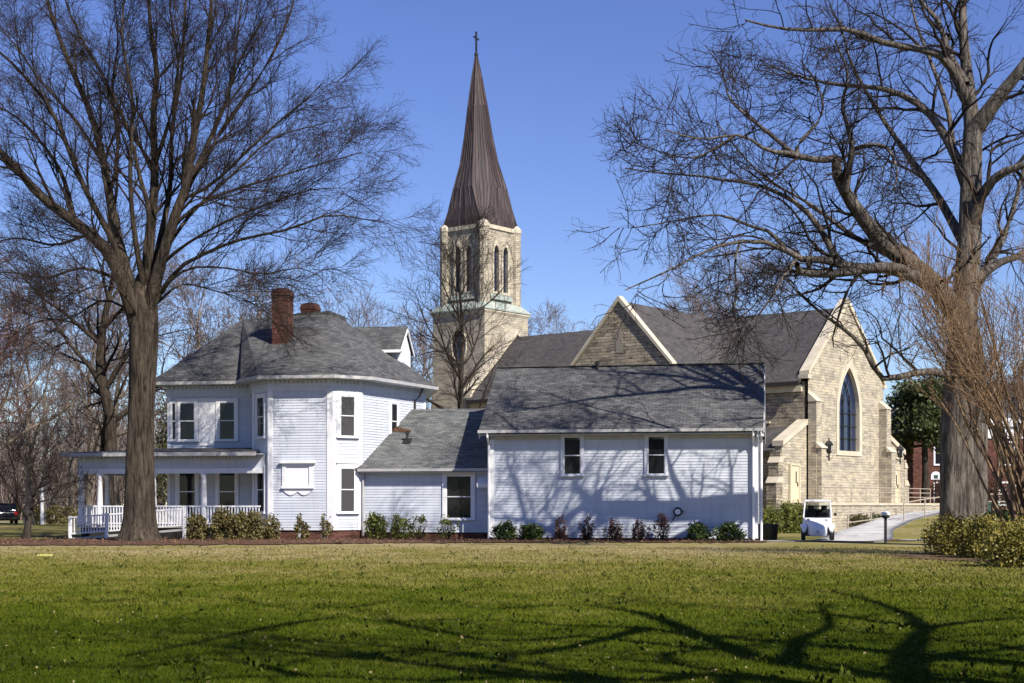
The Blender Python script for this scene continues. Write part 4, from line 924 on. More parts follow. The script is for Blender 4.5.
#=== TREES ===
# ------------------------------------------------------------------ big bare tree in front of the wing's right end
def grow_big(name, base, trunk, limbs, label, levels, tm, cm, seed, extra=0, sides=9, group=None):
    tg = []; LP = []; LR = []
    for pts, rad, flare in trunk:
        V, Q, p, r = bark_tube(pts, rad, 60, 28, flare, seed); tg.append((V, Q))
    for L in limbs: p, r = limb_px(*L); LP.append(p); LR.append(r)
    return finish_tree(name, base, label, tg, np.array(LP), np.array(LR), levels, tm, cm, seed, group, sides)
Y = 58.5
def T(x, y, d=0.0): return tuple(P(x, y, Y + d))
base = T(963, 548)
tr1 = [(T(958, 552), T(958, 500), T(958, 430), T(960, 380), T(963, 330), T(966, 280), T(969, 235), T(971, 180), T(973, 130)), (.76, .69, .61, .56, .52, .48, .44, .40, .36), .35]
tr2 = [(T(976, 552, -.2), T(977, 500, -.2), T(977, 430, -.1), T(976, 380), T(974, 330)), (.48, .43, .41, .37, .23), .2]
limbs = [
 # (picture points, depth at start, depth at end, radius at start, at end)
 ([(973, 132), (968, 84), (963, 28), (962, -40), (955, -120)], Y, Y + 1.5, 0.344, 0.069),
 ([(973, 132), (998, 98), (1024, 65), (1060, 10), (1085, -60)], Y, Y - 2, 0.367, 0.092),
 ([(968, 235), (985, 190), (1004, 172), (1030, 162), (1075, 130), (1110, 95)], Y, Y - 3, 0.275, 0.057),
 ([(966, 180), (950, 145), (928, 112), (900, 94), (872, 87), (840, 85), (805, 78), (770, 66)], Y, Y + 2.5, 0.229, 0.034),
 ([(969, 104), (947, 61), (928, 51), (881, 42), (853, 30), (811, 30), (778, 28), (745, 20)], Y, Y - 2.5, 0.218, 0.034),
 ([(966, 84), (950, 55), (937, 19), (919, 0), (900, -40), (880, -80)], Y, Y + 2, 0.172, 0.034),
 ([(960, 320), (935, 285), (908, 262), (884, 245), (869, 226), (854, 206), (844, 189), (837, 175), (836, 157)], Y, Y - 3.0, 0.459, 0.172),
 ([(845, 192), (849, 168), (852, 150), (849, 130), (842, 105), (848, 75), (835, 40)], Y - 2.6, Y - 4, 0.172, 0.034),
 ([(836, 158), (819, 160), (799, 156), (782, 152), (767, 151), (755, 142), (737, 135), (700, 139), (665, 130)], Y - 3, Y - 5, 0.149, 0.023),
 ([(797, 156), (798, 145), (807, 134), (818, 122), (823, 105), (815, 80), (800, 60)], Y - 3.6, Y - 3, 0.103, 0.023),
 ([(852, 150), (869, 145), (886, 147), (894, 160), (897, 178), (890, 195)], Y - 3, Y - 5, 0.103, 0.023),
 ([(937, 290), (912, 276), (884, 268), (859, 270), (839, 273), (817, 274), (799, 272), (797, 264)], Y - .3, Y - 4.5, 0.287, 0.103),
 ([(905, 268), (884, 267), (860, 268), (839, 264), (819, 259), (799, 259), (790, 256), (782, 247), (765, 242), (745, 241), (725, 244), (700, 254), (670, 270), (625, 290)], Y - 1.5, Y - 6, 0.229, 0.023),
 ([(838, 263), (829, 244), (819, 227), (807, 212), (792, 200), (772, 190), (750, 183), (725, 180), (700, 176), (660, 173), (625, 168)], Y - 3, Y - 2, 0.161, 0.023),
 ([(796, 260), (782, 279), (770, 299), (752, 322), (730, 330)], Y - 4, Y - 6, 0.080, 0.014),
 ([(784, 248), (770, 232), (750, 226), (725, 216), (700, 216), (668, 222), (632, 228)], Y - 4, Y - 3, 0.092, 0.017),
 ([(886, 254), (854, 237), (834, 222), (812, 205), (794, 195), (765, 178), (738, 150), (715, 120)], Y - 1, Y + 2, 0.115, 0.023),
 ([(950, 375), (925, 371), (905, 376), (879, 378), (872, 364), (862, 346), (845, 330), (820, 312), (803, 297), (790, 284), (770, 262)], Y - .3, Y - 2, 0.172, 0.023),
 ([(794, 154), (765, 130), (740, 110), (728, 95), (722, 70), (705, 45)], Y - 3.6, Y - 1, 0.092, 0.017),
 ([(975, 280), (1000, 262), (1020, 255), (1050, 225), (1090, 200)], Y, Y + 3, 0.229, 0.046),
 ([(966, 300), (985, 272), (1002, 240), (1016, 200), (1030, 140), (1040, 90)], Y, Y + 4, 0.229, 0.046),
 ([(962, 240), (940, 200), (915, 165), (890, 130), (868, 95), (850, 60), (840, 20)], Y, Y + 4, 0.206, 0.034),
 ([(970, 200), (955, 160), (948, 110), (930, 60), (915, 20), (905, -30)], Y, Y + 5, 0.172, 0.034),
 ([(735, 136), (712, 150), (690, 158), (655, 150), (628, 140)], Y - 4, Y - 3, 0.057, 0.017),
 ([(740, 241), (735, 262), (736, 290), (730, 318)], Y - 4, Y - 4.5, 0.052, 0.014),
]
lev = [dict(k=9, length=4.2, ang=50, wander=.22, up=.03, m=9, t0=.12, rratio=.5, rmax=.09, sides=5, lenfall=.62),
       dict(k=5, length=2.1, ang=46, wander=.20, up=.03, m=6, t0=.12, rratio=.65, rmax=.045, rmin=.018, sides=4),
       dict(k=5, length=1.1, ang=46, wander=.2, up=.03, m=5, t0=.12, rratio=.65, rmax=.018, rmin=.010, sides=3),
       dict(k=2, length=.6, ang=42, wander=.18, up=.05, m=4, t0=.2, rratio=.7, rmax=.011, rmin=.007, sides=3)]
big = grow_big("oak_tree", base, [tr1, tr2], limbs, "huge bare grey tree with crooked limbs reaching over the stone church gable", lev, M['bark_grey'], M['twig_grey'], 11)

# ------------------------------------------------------------------ big bare tree in front of the porch
Y = 65.2
base = T(138, 543)
tr1 = [(T(138, 545), T(139, 520), T(140, 480), T(141, 430), T(142, 380), T(143, 335), T(143, 310), T(143, 290), T(143, 275)), (.74, .66, .60, .56, .56, .62, .62, .48, .25), .50]
L = [
 ([(140, 335), (128, 295), (108, 252), (75, 222), (40, 196), (14, 165), (-20, 135), (-60, 110)], Y, Y - 2, .42, .07),
 ([(138, 330), (132, 295), (122, 258), (112, 211), (104, 164), (92, 117), (72, 70), (54, 23), (38, -30)], Y, Y + 2, .36, .06),
 ([(134, 300), (112, 240), (84, 187), (54, 115), (28, 80), (0, 52), (-30, 30)], Y, Y - 3, .18, .035),
 ([(144, 325), (146, 290), (148, 255), (152, 215), (155, 170), (153, 117), (157, 70), (150, 23), (148, -30)], Y, Y + 1, .36, .06),
 ([(146, 325), (153, 290), (163, 255), (174, 218), (186, 185), (193, 140), (201, 103), (206, 61), (211, 10), (214, -40)], Y, Y - 2, .34, .06),
 ([(146, 320), (155, 285), (166, 252), (179, 211), (197, 169), (225, 126), (251, 89), (274, 52), (290, 14), (298, -20)], Y, Y + 2.5, .22, .035),
 ([(160, 270), (180, 205), (211, 185), (243, 155), (276, 124), (303, 102), (322, 84)], Y, Y - 3.5, .12, .02),
 ([(160, 272), (176, 225), (206, 201), (243, 187), (290, 173), (328, 162), (362, 152)], Y, Y + 3, .12, .018),
 ([(148, 315), (175, 272), (206, 253), (243, 239), (290, 229), (328, 215), (362, 219), (385, 223)], Y, Y - 2, .12, .016),
 ([(145, 300), (150, 220), (140, 178), (127, 126), (100, 70), (76, 28), (62, -10)], Y, Y - 3, .15, .03),
 ([(148, 300), (160, 240), (170, 190), (172, 130), (182, 70), (185, 10), (190, -40)], Y, Y + 4, .18, .04),
 ([(146, 300), (134, 230), (130, 170), (133, 100), (122, 40), (125, -20)], Y, Y - 4, .15, .03),
 ([(120, 262), (95, 235), (55, 245), (15, 238), (-25, 250)], Y, Y + 3, .11, .022),
 ([(130, 285), (85, 268), (45, 278), (5, 272), (-35, 285)], Y, Y - 2, .09, .016),
 ([(158, 262), (190, 215), (232, 175), (270, 140), (305, 128), (345, 118)], Y, Y + 5, .10, .016),
 ([(155, 270), (185, 245), (225, 222), (265, 205), (310, 190), (345, 188)], Y, Y - 5, .09, .015),
 ([(150, 310), (180, 285), (212, 290), (245, 300), (275, 318)], Y, Y + 2, .06, .012),
 ([(152, 300), (185, 270), (225, 268), (262, 274), (300, 268), (325, 280)], Y, Y - 4, .07, .012),
 ([(197, 168), (222, 110), (240, 60), (262, 20), (280, -30)], Y + 1, Y - 2, .10, .025),
 ([(187, 183), (215, 130), (232, 80), (238, 30), (245, -30)], Y - 1, Y + 4, .11, .025),
 ([(104, 164), (75, 120), (40, 80), (15, 45), (-15, 10)], Y + 1, Y + 4, .10, .025),
 ([(140, 318), (105, 300), (70, 318), (35, 322), (0, 345)], Y, Y + 3, .07, .012),
 ([(108, 200), (118, 150), (112, 90), (118, 40), (112, -20)], Y + 1, Y - 2, .10, .025),
 ([(75, 222), (60, 170), (30, 130), (5, 110), (-30, 100)], Y - 1, Y + 2, .12, .025),
 ([(155, 165), (172, 110), (178, 60), (170, 10), (176, -40)], Y + .5, Y - 3, .10, .025),
 ([(142, 325), (122, 292), (100, 285), (78, 292), (55, 300)], Y - .3, Y - 3.5, .06, .012),
]
lev = [dict(k=13, length=4.5, ang=30, wander=.10, up=.11, m=9, t0=.26, rratio=.5, rmax=.085, sides=5, lenfall=.58),
       dict(k=8, length=2.2, ang=34, wander=.12, up=.05, m=6, t0=.12, rratio=.55, rmax=.035, rmin=.012, sides=4),
       dict(k=7, length=1.0, ang=40, wander=.14, up=-.03, m=5, t0=.10, rratio=.6, rmax=.012, rmin=.006, sides=3),
       dict(k=3, length=.5, ang=38, wander=.14, up=-.05, m=4, t0=.15, rratio=.7, rmax=.008, rmin=.005, sides=3)]
grow_big("oak_tree", base, [tr1], L, "tall bare tree with upswept limbs on flared trunk before the porch", lev, M['bark_oak'], M['twig_oak'], 5)

# ------------------------------------------------------------------ many-stemmed tan tree at the right edge
e = empty("crape_myrtle", (15.6, 45.6, 0), "tan many-stemmed bare tree fanning out above the gold green shrubs", "tree")
rg = np.random.default_rng(21); SP = []; SR = []; o_ = np.array((15.6, 45.6, 0.0))
for k in range(36):
    tx = rg.uniform(905, 1110) if k > 9 else rg.uniform(885, 950); ty = rg.uniform(225, 380); dep = 45.6 + rg.normal() * 1.6
    tip = np.array(P(tx, ty, dep)) - o_; b0 = np.array([rg.normal() * .42 + .25, rg.normal() * .35, 0])
    pts = []
    for j in range(7):
        t = j / 6; p = b0 + (tip - b0) * np.array([t ** 1.15, t ** 1.15, t ** .92]); p += rg.normal(size=3) * .10 * (1 if 0 < j else 0); pts.append(p)
    r0 = rg.uniform(.034, .072); a, b = resample(pts, [r0 * (1 - .8 * j / 6) for j in range(7)], 16); SP.append(a); SR.append(b)
SP = np.array(SP); SR = np.array(SR); g = Geo(); V, Q = tubes(SP, SR, 7); g.add(V, Q); g.obj("trunk", M['bark_tan'], e)
c = Geo(); P1, R1 = sprout(SP, SR, rg, 9, 2.2, 30, .10, .12, m=7, t0=.4, rratio=.5, rmax=.022, lenfall=.3, rmin=.008); V, Q = tubes(P1, R1, 4); c.add(V, Q)
P2, R2 = sprout(P1, R1, rg, 5, 1.1, 34, .10, .15, m=5, t0=.2, rratio=.6, rmin=.010); V, Q = tubes(P2, R2, 3); c.add(V, Q)
P3, R3 = sprout(P2, R2, rg, 2, .5, 34, .10, .1, m=4, t0=.3, rratio=.7, rmin=.008); V, Q = tubes(P3, R3, 3); c.add(V, Q)
c.obj("crown", M['twig_tan'], e)

# ------------------------------------------------------------------ other bare trees
Y = 69.0; bs = T(26, 539.5)
lm = [([(29, 520), (24, 512), (13, 496), (5, 482), (-3, 470), (-14, 452)], Y, Y - 1, .10, .02), ([(29, 520), (32, 505), (35, 493), (36, 482), (32, 468), (30, 450), (24, 432)], Y, Y + .6, .11, .018),
      ([(31, 508), (40, 502), (48, 500), (61, 497), (72, 495)], Y, Y - .8, .055, .012), ([(33, 500), (43, 491), (55, 489), (69, 487), (80, 478)], Y, Y + .8, .06, .012),
      ([(35, 492), (44, 478), (52, 462), (58, 446)], Y, Y - .6, .06, .012), ([(20, 506), (16, 488), (14, 470), (8, 450), (6, 435)], Y, Y + .7, .06, .012), ([(36, 482), (28, 468), (20, 455), (16, 440)], Y, Y - .8, .05, .012)]
lq = [limb_px(*q) for q in lm]
finish_tree("bare_tree", bs, "small dark bare tree with a low V fork on the lawn beside the porch ramp", [bark_tube([T(26, 541), T(27, 533), T(28.5, 524), T(29.5, 516)], [.19, .16, .15, .12], 20, 10, .3, 31)[:2]], np.array([p for p, r in lq]), np.array([r for p, r in lq]),
    [dict(k=9, length=1.5, ang=48, wander=.2, up=.06, m=6, t0=.2, rratio=.5, rmax=.03, sides=4), dict(k=7, length=.8, ang=46, wander=.18, up=.06, m=5, t0=.15, rratio=.6, rmin=.009), dict(k=4, length=.5, ang=44, wander=.18, up=.05, m=4, t0=.15, rratio=.7, rmin=.007)], M['bark_dark'], M['twig_oak'], 31)
bare_tree("bare_tree", (-23.2, 86.0, 0), 20.0, .55, "bare tree with stout grey trunk standing behind the porch corner", M['bark_oak'], M['twig_oak'], 32, fork=.35, spread=.5, nl=11, counts=(7, 7, 5), up=.05, tw=.012)
bare_tree("budding_tree", (-31.0, 80.0, 0), 17.0, .30, "reddish budding tree with pale thin limbs at the far left", M['bark_pale'], M['twig_red'], 33, fork=.16, spread=.65, nl=13, counts=(8, 8, 6), up=.02, wander=.2, tw=.012, stems=3)
bare_tree("bare_tree", (-3.0, 87.0, 0), 17.2, .34, "slim bare tree with steep forking stems in front of the church tower", M['bark_dark'], M['twig_oak'], 34, fork=.34, spread=.42, nl=13, counts=(7, 7, 5), up=.10, wander=.13, tw=.010)
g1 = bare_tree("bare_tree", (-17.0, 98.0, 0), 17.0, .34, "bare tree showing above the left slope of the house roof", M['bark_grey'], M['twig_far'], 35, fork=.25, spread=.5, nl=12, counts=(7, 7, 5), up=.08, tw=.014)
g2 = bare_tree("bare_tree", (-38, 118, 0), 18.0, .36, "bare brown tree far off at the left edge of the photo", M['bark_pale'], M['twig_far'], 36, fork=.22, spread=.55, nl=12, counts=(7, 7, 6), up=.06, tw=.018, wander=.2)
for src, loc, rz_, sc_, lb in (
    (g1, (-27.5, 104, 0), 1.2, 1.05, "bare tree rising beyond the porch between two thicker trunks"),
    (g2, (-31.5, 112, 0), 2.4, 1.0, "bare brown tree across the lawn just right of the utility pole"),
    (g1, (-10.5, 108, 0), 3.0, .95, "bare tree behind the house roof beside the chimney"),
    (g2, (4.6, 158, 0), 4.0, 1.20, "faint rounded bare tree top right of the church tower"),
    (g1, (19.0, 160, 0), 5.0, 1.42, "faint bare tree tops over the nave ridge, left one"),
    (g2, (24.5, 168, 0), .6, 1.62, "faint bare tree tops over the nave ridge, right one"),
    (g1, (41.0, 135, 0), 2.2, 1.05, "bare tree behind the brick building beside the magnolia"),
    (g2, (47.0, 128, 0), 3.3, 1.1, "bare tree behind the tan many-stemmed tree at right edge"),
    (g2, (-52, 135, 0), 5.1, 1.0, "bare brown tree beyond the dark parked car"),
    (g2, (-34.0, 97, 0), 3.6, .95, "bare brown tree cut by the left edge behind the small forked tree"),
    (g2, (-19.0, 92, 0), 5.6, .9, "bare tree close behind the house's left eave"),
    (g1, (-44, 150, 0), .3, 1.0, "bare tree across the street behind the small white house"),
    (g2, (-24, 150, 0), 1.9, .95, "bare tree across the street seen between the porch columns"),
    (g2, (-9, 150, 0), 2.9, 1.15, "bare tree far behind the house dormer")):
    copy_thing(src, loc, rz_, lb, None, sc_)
# trees out of the frame whose shade falls on the lawn
# tree just out of the frame on the right: its limbs arch high over the near lawn and streak it with shade
def limb_over(gpts, h0, h1, r0, r1, root=None):
    n = len(gpts); out = []
    for i, (x, y) in enumerate(gpts):
        Yg = EYE * F / (y - HOR); Xg = (x - 512.0) / F * Yg; h = h0 + (h1 - h0) * i / (n - 1); d = h / math.tan(SUN_EL)
        out.append((Xg + d * math.sin(SUN_AZ), Yg - d * math.cos(SUN_AZ), h))
    if root: out.insert(0, root)
    m = len(out); return resample(out, [r0 + (r1 - r0) * (i / (m - 1)) ** .7 for i in range(m)], 16)
C0 = (13.0, 4.6, 7.6)
lo = [limb_over([(940, 682), (890, 672), (788, 667), (742, 652), (707, 639), (646, 627), (555, 624), (480, 618), (400, 622)], 8.2, 10.5, .30, .05, C0),
      limb_over([(960, 690), (920, 680), (905, 657), (918, 640), (925, 629), (970, 622), (1030, 618)], 8.0, 9.5, .26, .06, C0),
      limb_over([(860, 690), (707, 674), (661, 682), (560, 676), (430, 681), (300, 676), (180, 680)], 9, 12, .24, .04, (12.8, 4.4, 8.4)),
      limb_over([(742, 652), (692, 646), (646, 642), (580, 635), (504, 642), (431, 629), (355, 617), (284, 625), (203, 642), (122, 657)], 9.0, 12.5, .17, .05),
      limb_over([(707, 639), (660, 618), (620, 608), (560, 603), (500, 609), (406, 601), (305, 611), (203, 596), (90, 604)], 9.8, 14, .15, .04),
      limb_over([(925, 629), (880, 622), (808, 611), (740, 608), (666, 603), (600, 596)], 9.2, 12, .14, .03),
      limb_over([(890, 672), (940, 655), (1000, 650), (1060, 640)], 8.6, 10, .16, .04),
      limb_over([(646, 627), (600, 640), (520, 655), (420, 650), (330, 658), (240, 652), (150, 660)], 10, 13, .12, .03),
      limb_over([(925, 629), (900, 612), (850, 596), (800, 590), (740, 586)], 9.2, 12, .13, .03),
      limb_over([(300, 676), (220, 660), (120, 668), (20, 664)], 11.4, 13, .10, .03),
      limb_over([(788, 667), (800, 640), (830, 625), (820, 605)], 8.6, 10, .13, .04)]
tg_ = [bark_tube([(13.6, 3.9, -.1), (13.5, 4.0, 2.5), (13.3, 4.2, 5), (13.1, 4.5, 7.4), (13.0, 4.7, 9.5), (13.2, 4.4, 13), (13.1, 4.6, 17)], [.75, .62, .55, .52, .40, .25, .06], 40, 16, .4, 71)[:2]]
finish_tree("bare_tree", (13.6, 3.9, 0), "bare tree off frame whose crooked limbs streak the near lawn with shade", tg_, np.array([p for p, r in lo]), np.array([r for p, r in lo]),
    [dict(k=7, length=2.6, ang=48, wander=.22, up=.06, m=7, t0=.15, rratio=.5, rmax=.06, sides=5, lenfall=.4), dict(k=4, length=1.3, ang=46, wander=.2, up=.05, m=5, t0=.2, rratio=.6, rmax=.03, rmin=.012, sides=4), dict(k=3, length=.8, ang=46, wander=.2, up=.05, m=4, t0=.2, rratio=.6, rmin=.009, sides=3)], M['bark_grey'], M['twig_grey'], 71)
shade = bare_tree("bare_tree", (25.5, 31.0, 0), 17.0, .5, "bare tree off frame whose branches shade the middle lawn", M['bark_grey'], M['twig_grey'], 43, fork=.34, spread=.62, nl=10, counts=(5, 4, 3), up=.03, wander=.26, tw=.014)
copy_thing(shade, (8.5, 3.0, 0), 1.1, "bare tree off frame whose fine twigs dim the lawn's near left", None, 1.12)
copy_thing(shade, (28.0, 22.0, 0), 3.2, "bare tree off frame beyond the lawn's lower right corner", None, 1.0)

# ------------------------------------------------------------------ evergreens
def evergreen(loc, rx, h, r, n, label, mat, seed, leaf=.28, base=.15, cone=.0, name="magnolia_tree", bm='bark_dark'):
    e = empty(name, loc, label, "tree"); rg = np.random.default_rng(seed)
    V, Q, p, rr = bark_tube([(0, 0, -.1), (0.05, 0, h * .3), (-.05, .05, h * .6), (0, 0, h * .92)], [r, r * .8, r * .5, .03], 20, 9, .2, seed); g = Geo(); g.add(V, Q)
    LP = []; LR = []
    for k in range(26):
        t = base + (.95 - base) * k / 26; i = int(t * 19); az = k * 2.4; L = rx * (1 - cone * t) * math.sqrt(max(.05, 1 - (2 * t - .85) ** 2 * .8)) * rg.uniform(.7, 1.1)
        q = [p[i] + np.array([math.cos(az) * L * j / 4, math.sin(az) * L * j / 4, L * .10 * j / 4 + .05 * rg.normal()]) for j in range(5)]
        a, b = resample(q, [r * .3 * (1 - .8 * j / 4) + .01 for j in range(5)], 8); LP.append(a); LR.append(b)
    LP = np.array(LP); V, Q = tubes(LP, np.array(LR), 5); g.add(V, Q); g.obj("trunk", M[bm], e)
    P2, R2 = sprout(LP, np.array(LR), rg, 7, rx * .38, 50, .2, .08, m=4, t0=.25, lenfall=.2)
    C = P2[:, 1:].reshape(-1, 3); C = C[rg.integers(0, len(C), n // 20)] + rg.normal(size=(n // 20, 3)) * .12
    Lq = (C[:, None] + rg.normal(size=(len(C), 20, 3)) * np.array([.34, .34, .26]) * rx / 3.2).reshape(-1, 3)
    V, Q = leaf_quads(Lq, leaf, rg, .5); np_mesh("crown", V, Q, mat, e, False); return e
evergreen((30.0, 109, 0.3), 3.0, 11.5, .32, 13000, "dark glossy evergreen tree between stone church and brick building", M['leaf_dark'], 51, .30, .56)
pn = evergreen((-25.5, 118, 0), 3.8, 11.0, .3, 6000, "olive evergreen tree seen just behind the porch roof", M['leaf_pine'], 52, .30, .1, .5, "evergreen_tree")
copy_thing(pn, (-20.5, 125, 0), 1.0, "olive evergreen between the big trunk and the house wall", None, 1.0)
for x_, y_, s_, lb in ((-34, -20, 1.90, "unseen evergreen added to block low sky, westernmost"), (-24, -28, 2.13, "unseen evergreen added to block low sky, second from west"), (-13, -22, 2.02, "unseen evergreen added to block low sky, third from west"), (-3, -32, 2.24, "unseen evergreen added to block low sky, fourth from west"), (9, -26, 2.02, "unseen evergreen added to block low sky, fifth from west"), (20, -30, 2.13, "unseen evergreen added to block low sky, sixth from west"), (32, -24, 2.02, "unseen evergreen added to block low sky, seventh from west"), (44, -18, 2.02, "unseen evergreen added to block low sky, easternmost")):
    copy_thing(pn, (x_, y_, 0), x_ * .7, lb, "evergreens added to block low sky", s_)  # unseen row added behind the camera to cut low sky fill on the house
copy_thing(pn, (44, 112, 0), 2.0, "dark evergreen behind the tan stems at the right edge", None, 1.1)

# ------------------------------------------------------------------ far wood and hedge: one mass of bare twigs along the horizon
rg = np.random.default_rng(61); nW = 1500
ww = np.concatenate([rg.uniform(-125, -12, nW), rg.uniform(20, 110, nW // 2)]); wy = np.where(ww < 0, rg.uniform(152, 215, len(ww)), rg.uniform(185, 240, len(ww))); hh = rg.uniform(7, 15, len(ww)); b0 = np.stack([ww, wy, np.zeros_like(ww)], 1)
tt = np.linspace(0, 1, 6)[None, :, None]; top = b0 + np.stack([rg.normal(size=len(ww)) * 1.2, rg.normal(size=len(ww)), hh], 1); WP = b0[:, None] * (1 - tt) + top[:, None] * tt; WP[:, 1:] += rg.normal(size=(len(ww), 5, 3)) * .25
WR = np.full((len(ww), 6), .11) * np.linspace(1, .2, 6)[None]; g = Geo(); V, Q = tubes(WP, WR, 4); g.add(V, Q); P1, R1 = sprout(WP, WR, rg, 12, 3.4, 38, .16, .1, m=5, t0=.12, rmin=.035); V, Q = tubes(P1, R1, 3); g.add(V, Q); P2, R2 = sprout(P1, R1, rg, 3, 1.6, 38, .16, .1, m=3, t0=.2, rmin=.028); V, Q = tubes(P2, R2, 3); g.add(V, Q)
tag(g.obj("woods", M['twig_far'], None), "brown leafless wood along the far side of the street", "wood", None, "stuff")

# ------------------------------------------------------------------ shrubs
def hs(px_, v, rx, ry, h, n, mat, label, seed, **kw):
    # foot of the shrub: on the house's own front line, v metres out, seen at column px_
    k = (px_ - 512.0) / F; c, s = math.cos(TH), math.sin(TH)
    u = (k * (67.5 + v * c) + .99 - v * s) / (c + k * s); w = Hw(u, v, 0)
    return shrub((w.x, w.y, 0), rx, ry, h, n, M[mat], label, seed, **kw)
hs(197, -2.3, 0.50, 0.45, 1.10, 1500, 'leaf_olive', "rounded olive green shrub standing alone before the porch railing", 101)
hs(222, -2.2, 0.56, 0.50, 1.23, 1700, 'leaf_olive', "tall olive shrub before the porch, left in a clump of three", 102)
hs(238, -2.0, 0.54, 0.45, 1.14, 1500, 'leaf_olive', "middle shrub of the brownish clump at the porch end", 103)
hs(252, -1.6, 0.52, 0.45, 1.19, 1500, 'leaf_olive', "brown tipped shrub nearest the bay in the porch clump", 104)
hs(271, -1.0, 0.41, 0.36, 1.01, 800, 'leaf_olive', "olive shrub at the corner of the bay under the side window", 105, airy=.1)
hs(302, -1.0, 0.34, 0.32, 0.92, 520, 'leaf_olive', "thin open shrub below the blocked window", 106, airy=.2)
hs(325, -1.0, 0.30, 0.27, 0.97, 330, 'leaf_olive', "sparse shrub on one thin pale stem by the bay corner", 107, airy=.3, smat=M['bark_pale'], base=.3)
hs(376, .1, 0.56, 0.45, 1.06, 1300, 'leaf_bright', "bright green leafy shrub at the bay end of the low link wall", 108)
hs(400, .1, 0.54, 0.45, 0.97, 900, 'leaf_bright', "bright green shrub second along the low link wall", 109, airy=.15)
hs(420, .1, 0.45, 0.41, 1.01, 420, 'leaf_bright', "thin sparse shrub in the middle of the low link wall", 110, airy=.35)
hs(447, .1, 0.50, 0.41, 0.97, 420, 'leaf_bright', "sparse yellow green shrub under the link window", 111, airy=.35)
hs(505, -.75, .52, .42, .72, 1100, 'leaf_green', "low clipped green shrub at the left corner of the wing", 112)
hs(531, -.75, .56, .42, .64, 1100, 'leaf_green', "low clipped green shrub second along the wing wall", 113)
for i, (x, h, lb) in enumerate(((561, .95, "russet shrub under the wing's first window"), (587, 1.0, "russet shrub between the wing's two windows, first of four in a row"), (614, .88, "broad russet shrub in the middle of the wing wall"), (640, .92, "narrow russet shrub just left of the second wing window"), (662, 1.05, "tallest russet shrub, below the second wing window"))):
    hs(x, -.75, .38 + .06 * (i == 2), .36, h, 620, 'leaf_red', lb, 120 + i, airy=.15, leaf=.075)
hs(698, -.75, .55, .42, .70, 1100, 'leaf_green', "low clipped green shrub beneath the hose reel", 126)
hs(729, -.75, .66, .45, .70, 1300, 'leaf_green', "widest low green shrub at the wing's downspout corner", 127)
def sh(px_, py, Yd, *a, **k): return shrub((P(px_, py, Yd).x, Yd, float(gz(P(px_, py, Yd).x, Yd))), *a, **k)
sh(770, 520, 84, .85, .7, 1.35, 1500, M['leaf_bright'], "leafy green shrub beside the wing corner before the church door", 131, leaf=.11)
sh(786, 520, 84.5, .95, .8, 1.45, 1700, M['leaf_bright'], "leafy green shrub just left of the golf cart", 132, leaf=.11)
sh(800, 520, 85.5, .85, .7, 1.5, 1500, M['leaf_bright'], "tall leafy shrub partly hidden behind the golf cart", 133, leaf=.11)
sh(860, 522, 86.5, .70, .65, .95, 1200, M['leaf_olive'], "round brown green shrub at the terrace foot beside the path", 134)
sh(879, 521, 90.5, .95, .8, .95, 1300, M['leaf_green'], "spreading green shrub behind the path handrail", 135)
sh(955, 555, 46.5, .95, .9, 1.05, 4200, M['leaf_gold'], "dense gold green shrub at the foot of the huge tree", 136, leaf=.075)
sh(987, 560, 44.0, .85, .8, 1.10, 3400, M['leaf_gold'], "gold green shrub in the middle of the leaf bed", 137, leaf=.075)
sh(1000, 545, 47.0, .9, .8, 1.35, 3000, M['leaf_green'], "darker taller shrub behind the gold green shrubs", 138, leaf=.08)
sh(1016, 572, 38.5, .95, .85, 1.00, 4000, M['leaf_gold'], "yellowish shrub nearest the camera at the right edge", 139, leaf=.07)
sh(1035, 565, 41.5, .95, .85, 1.2, 3000, M['leaf_gold'], "gold green shrub cut off by the right edge", 140, leaf=.075)
sh(948, 500, 104, 1.3, 1.0, 1.9, 1400, M['leaf_red'], "russet hedge shrub beside the brick building", 141, leaf=.12)
sh(990, 510, 100, 1.4, 1.0, 2.3, 1400, M['leaf_red'], "brown shrub behind the green utility box", 142, leaf=.12)
sh(55, 520, 126, 2.6, 1.3, 1.3, 1500, M['leaf_olive'], "low olive hedge across the lawn near the street", 143, leaf=.16)
sh(12, 520, 160, 3.0, 1.3, 1.6, 1200, M['leaf_olive'], "low hedge behind the dark parked car", 144, leaf=.2)

# ------------------------------------------------------------------ golf cart
X0, Y0 = P(817.5, 541, 66).x, 66.0
cart = empty("golf_cart", (X0, Y0, .06), "white electric golf cart with windshield parked on the path by the church", "golf cart", math.radians(-11))
mb = MB()   # lower body: lofted sections from nose to rear
def sect(y, hw_, z0, z1, r=.1):
    p = []
    for cx, cz, a0 in ((hw_ - r, z0 + r, -90), (hw_ - r, z1 - r, 0), (-hw_ + r, z1 - r, 90), (-hw_ + r, z0 + r, 180)):
        for k in range(5): a = math.radians(a0 + 90 * k / 4); p.append((cx + r * math.cos(a), y, cz + r * math.sin(a)))
    return p
def loft(mb, secs):
    vr = [[mb.bm.verts.new(p) for p in s] for s in secs]; n = len(vr[0])
    for i in range(len(vr) - 1):
        for k in range(n): mb.bm.faces.new([vr[i][k], vr[i][(k + 1) % n], vr[i + 1][(k + 1) % n], vr[i + 1][k]])
    mb.bm.faces.new(vr[0][::-1]); mb.bm.faces.new(vr[-1])
loft(mb, [sect(-1.28, .20, .22, .50, .10), sect(-1.18, .33, .17, .62, .14), sect(-.98, .42, .16, .76, .16), sect(-.72, .50, .16, .88, .16), sect(-.5, .60, .16, .96, .10), sect(-.42, .62, .16, .97, .08)])
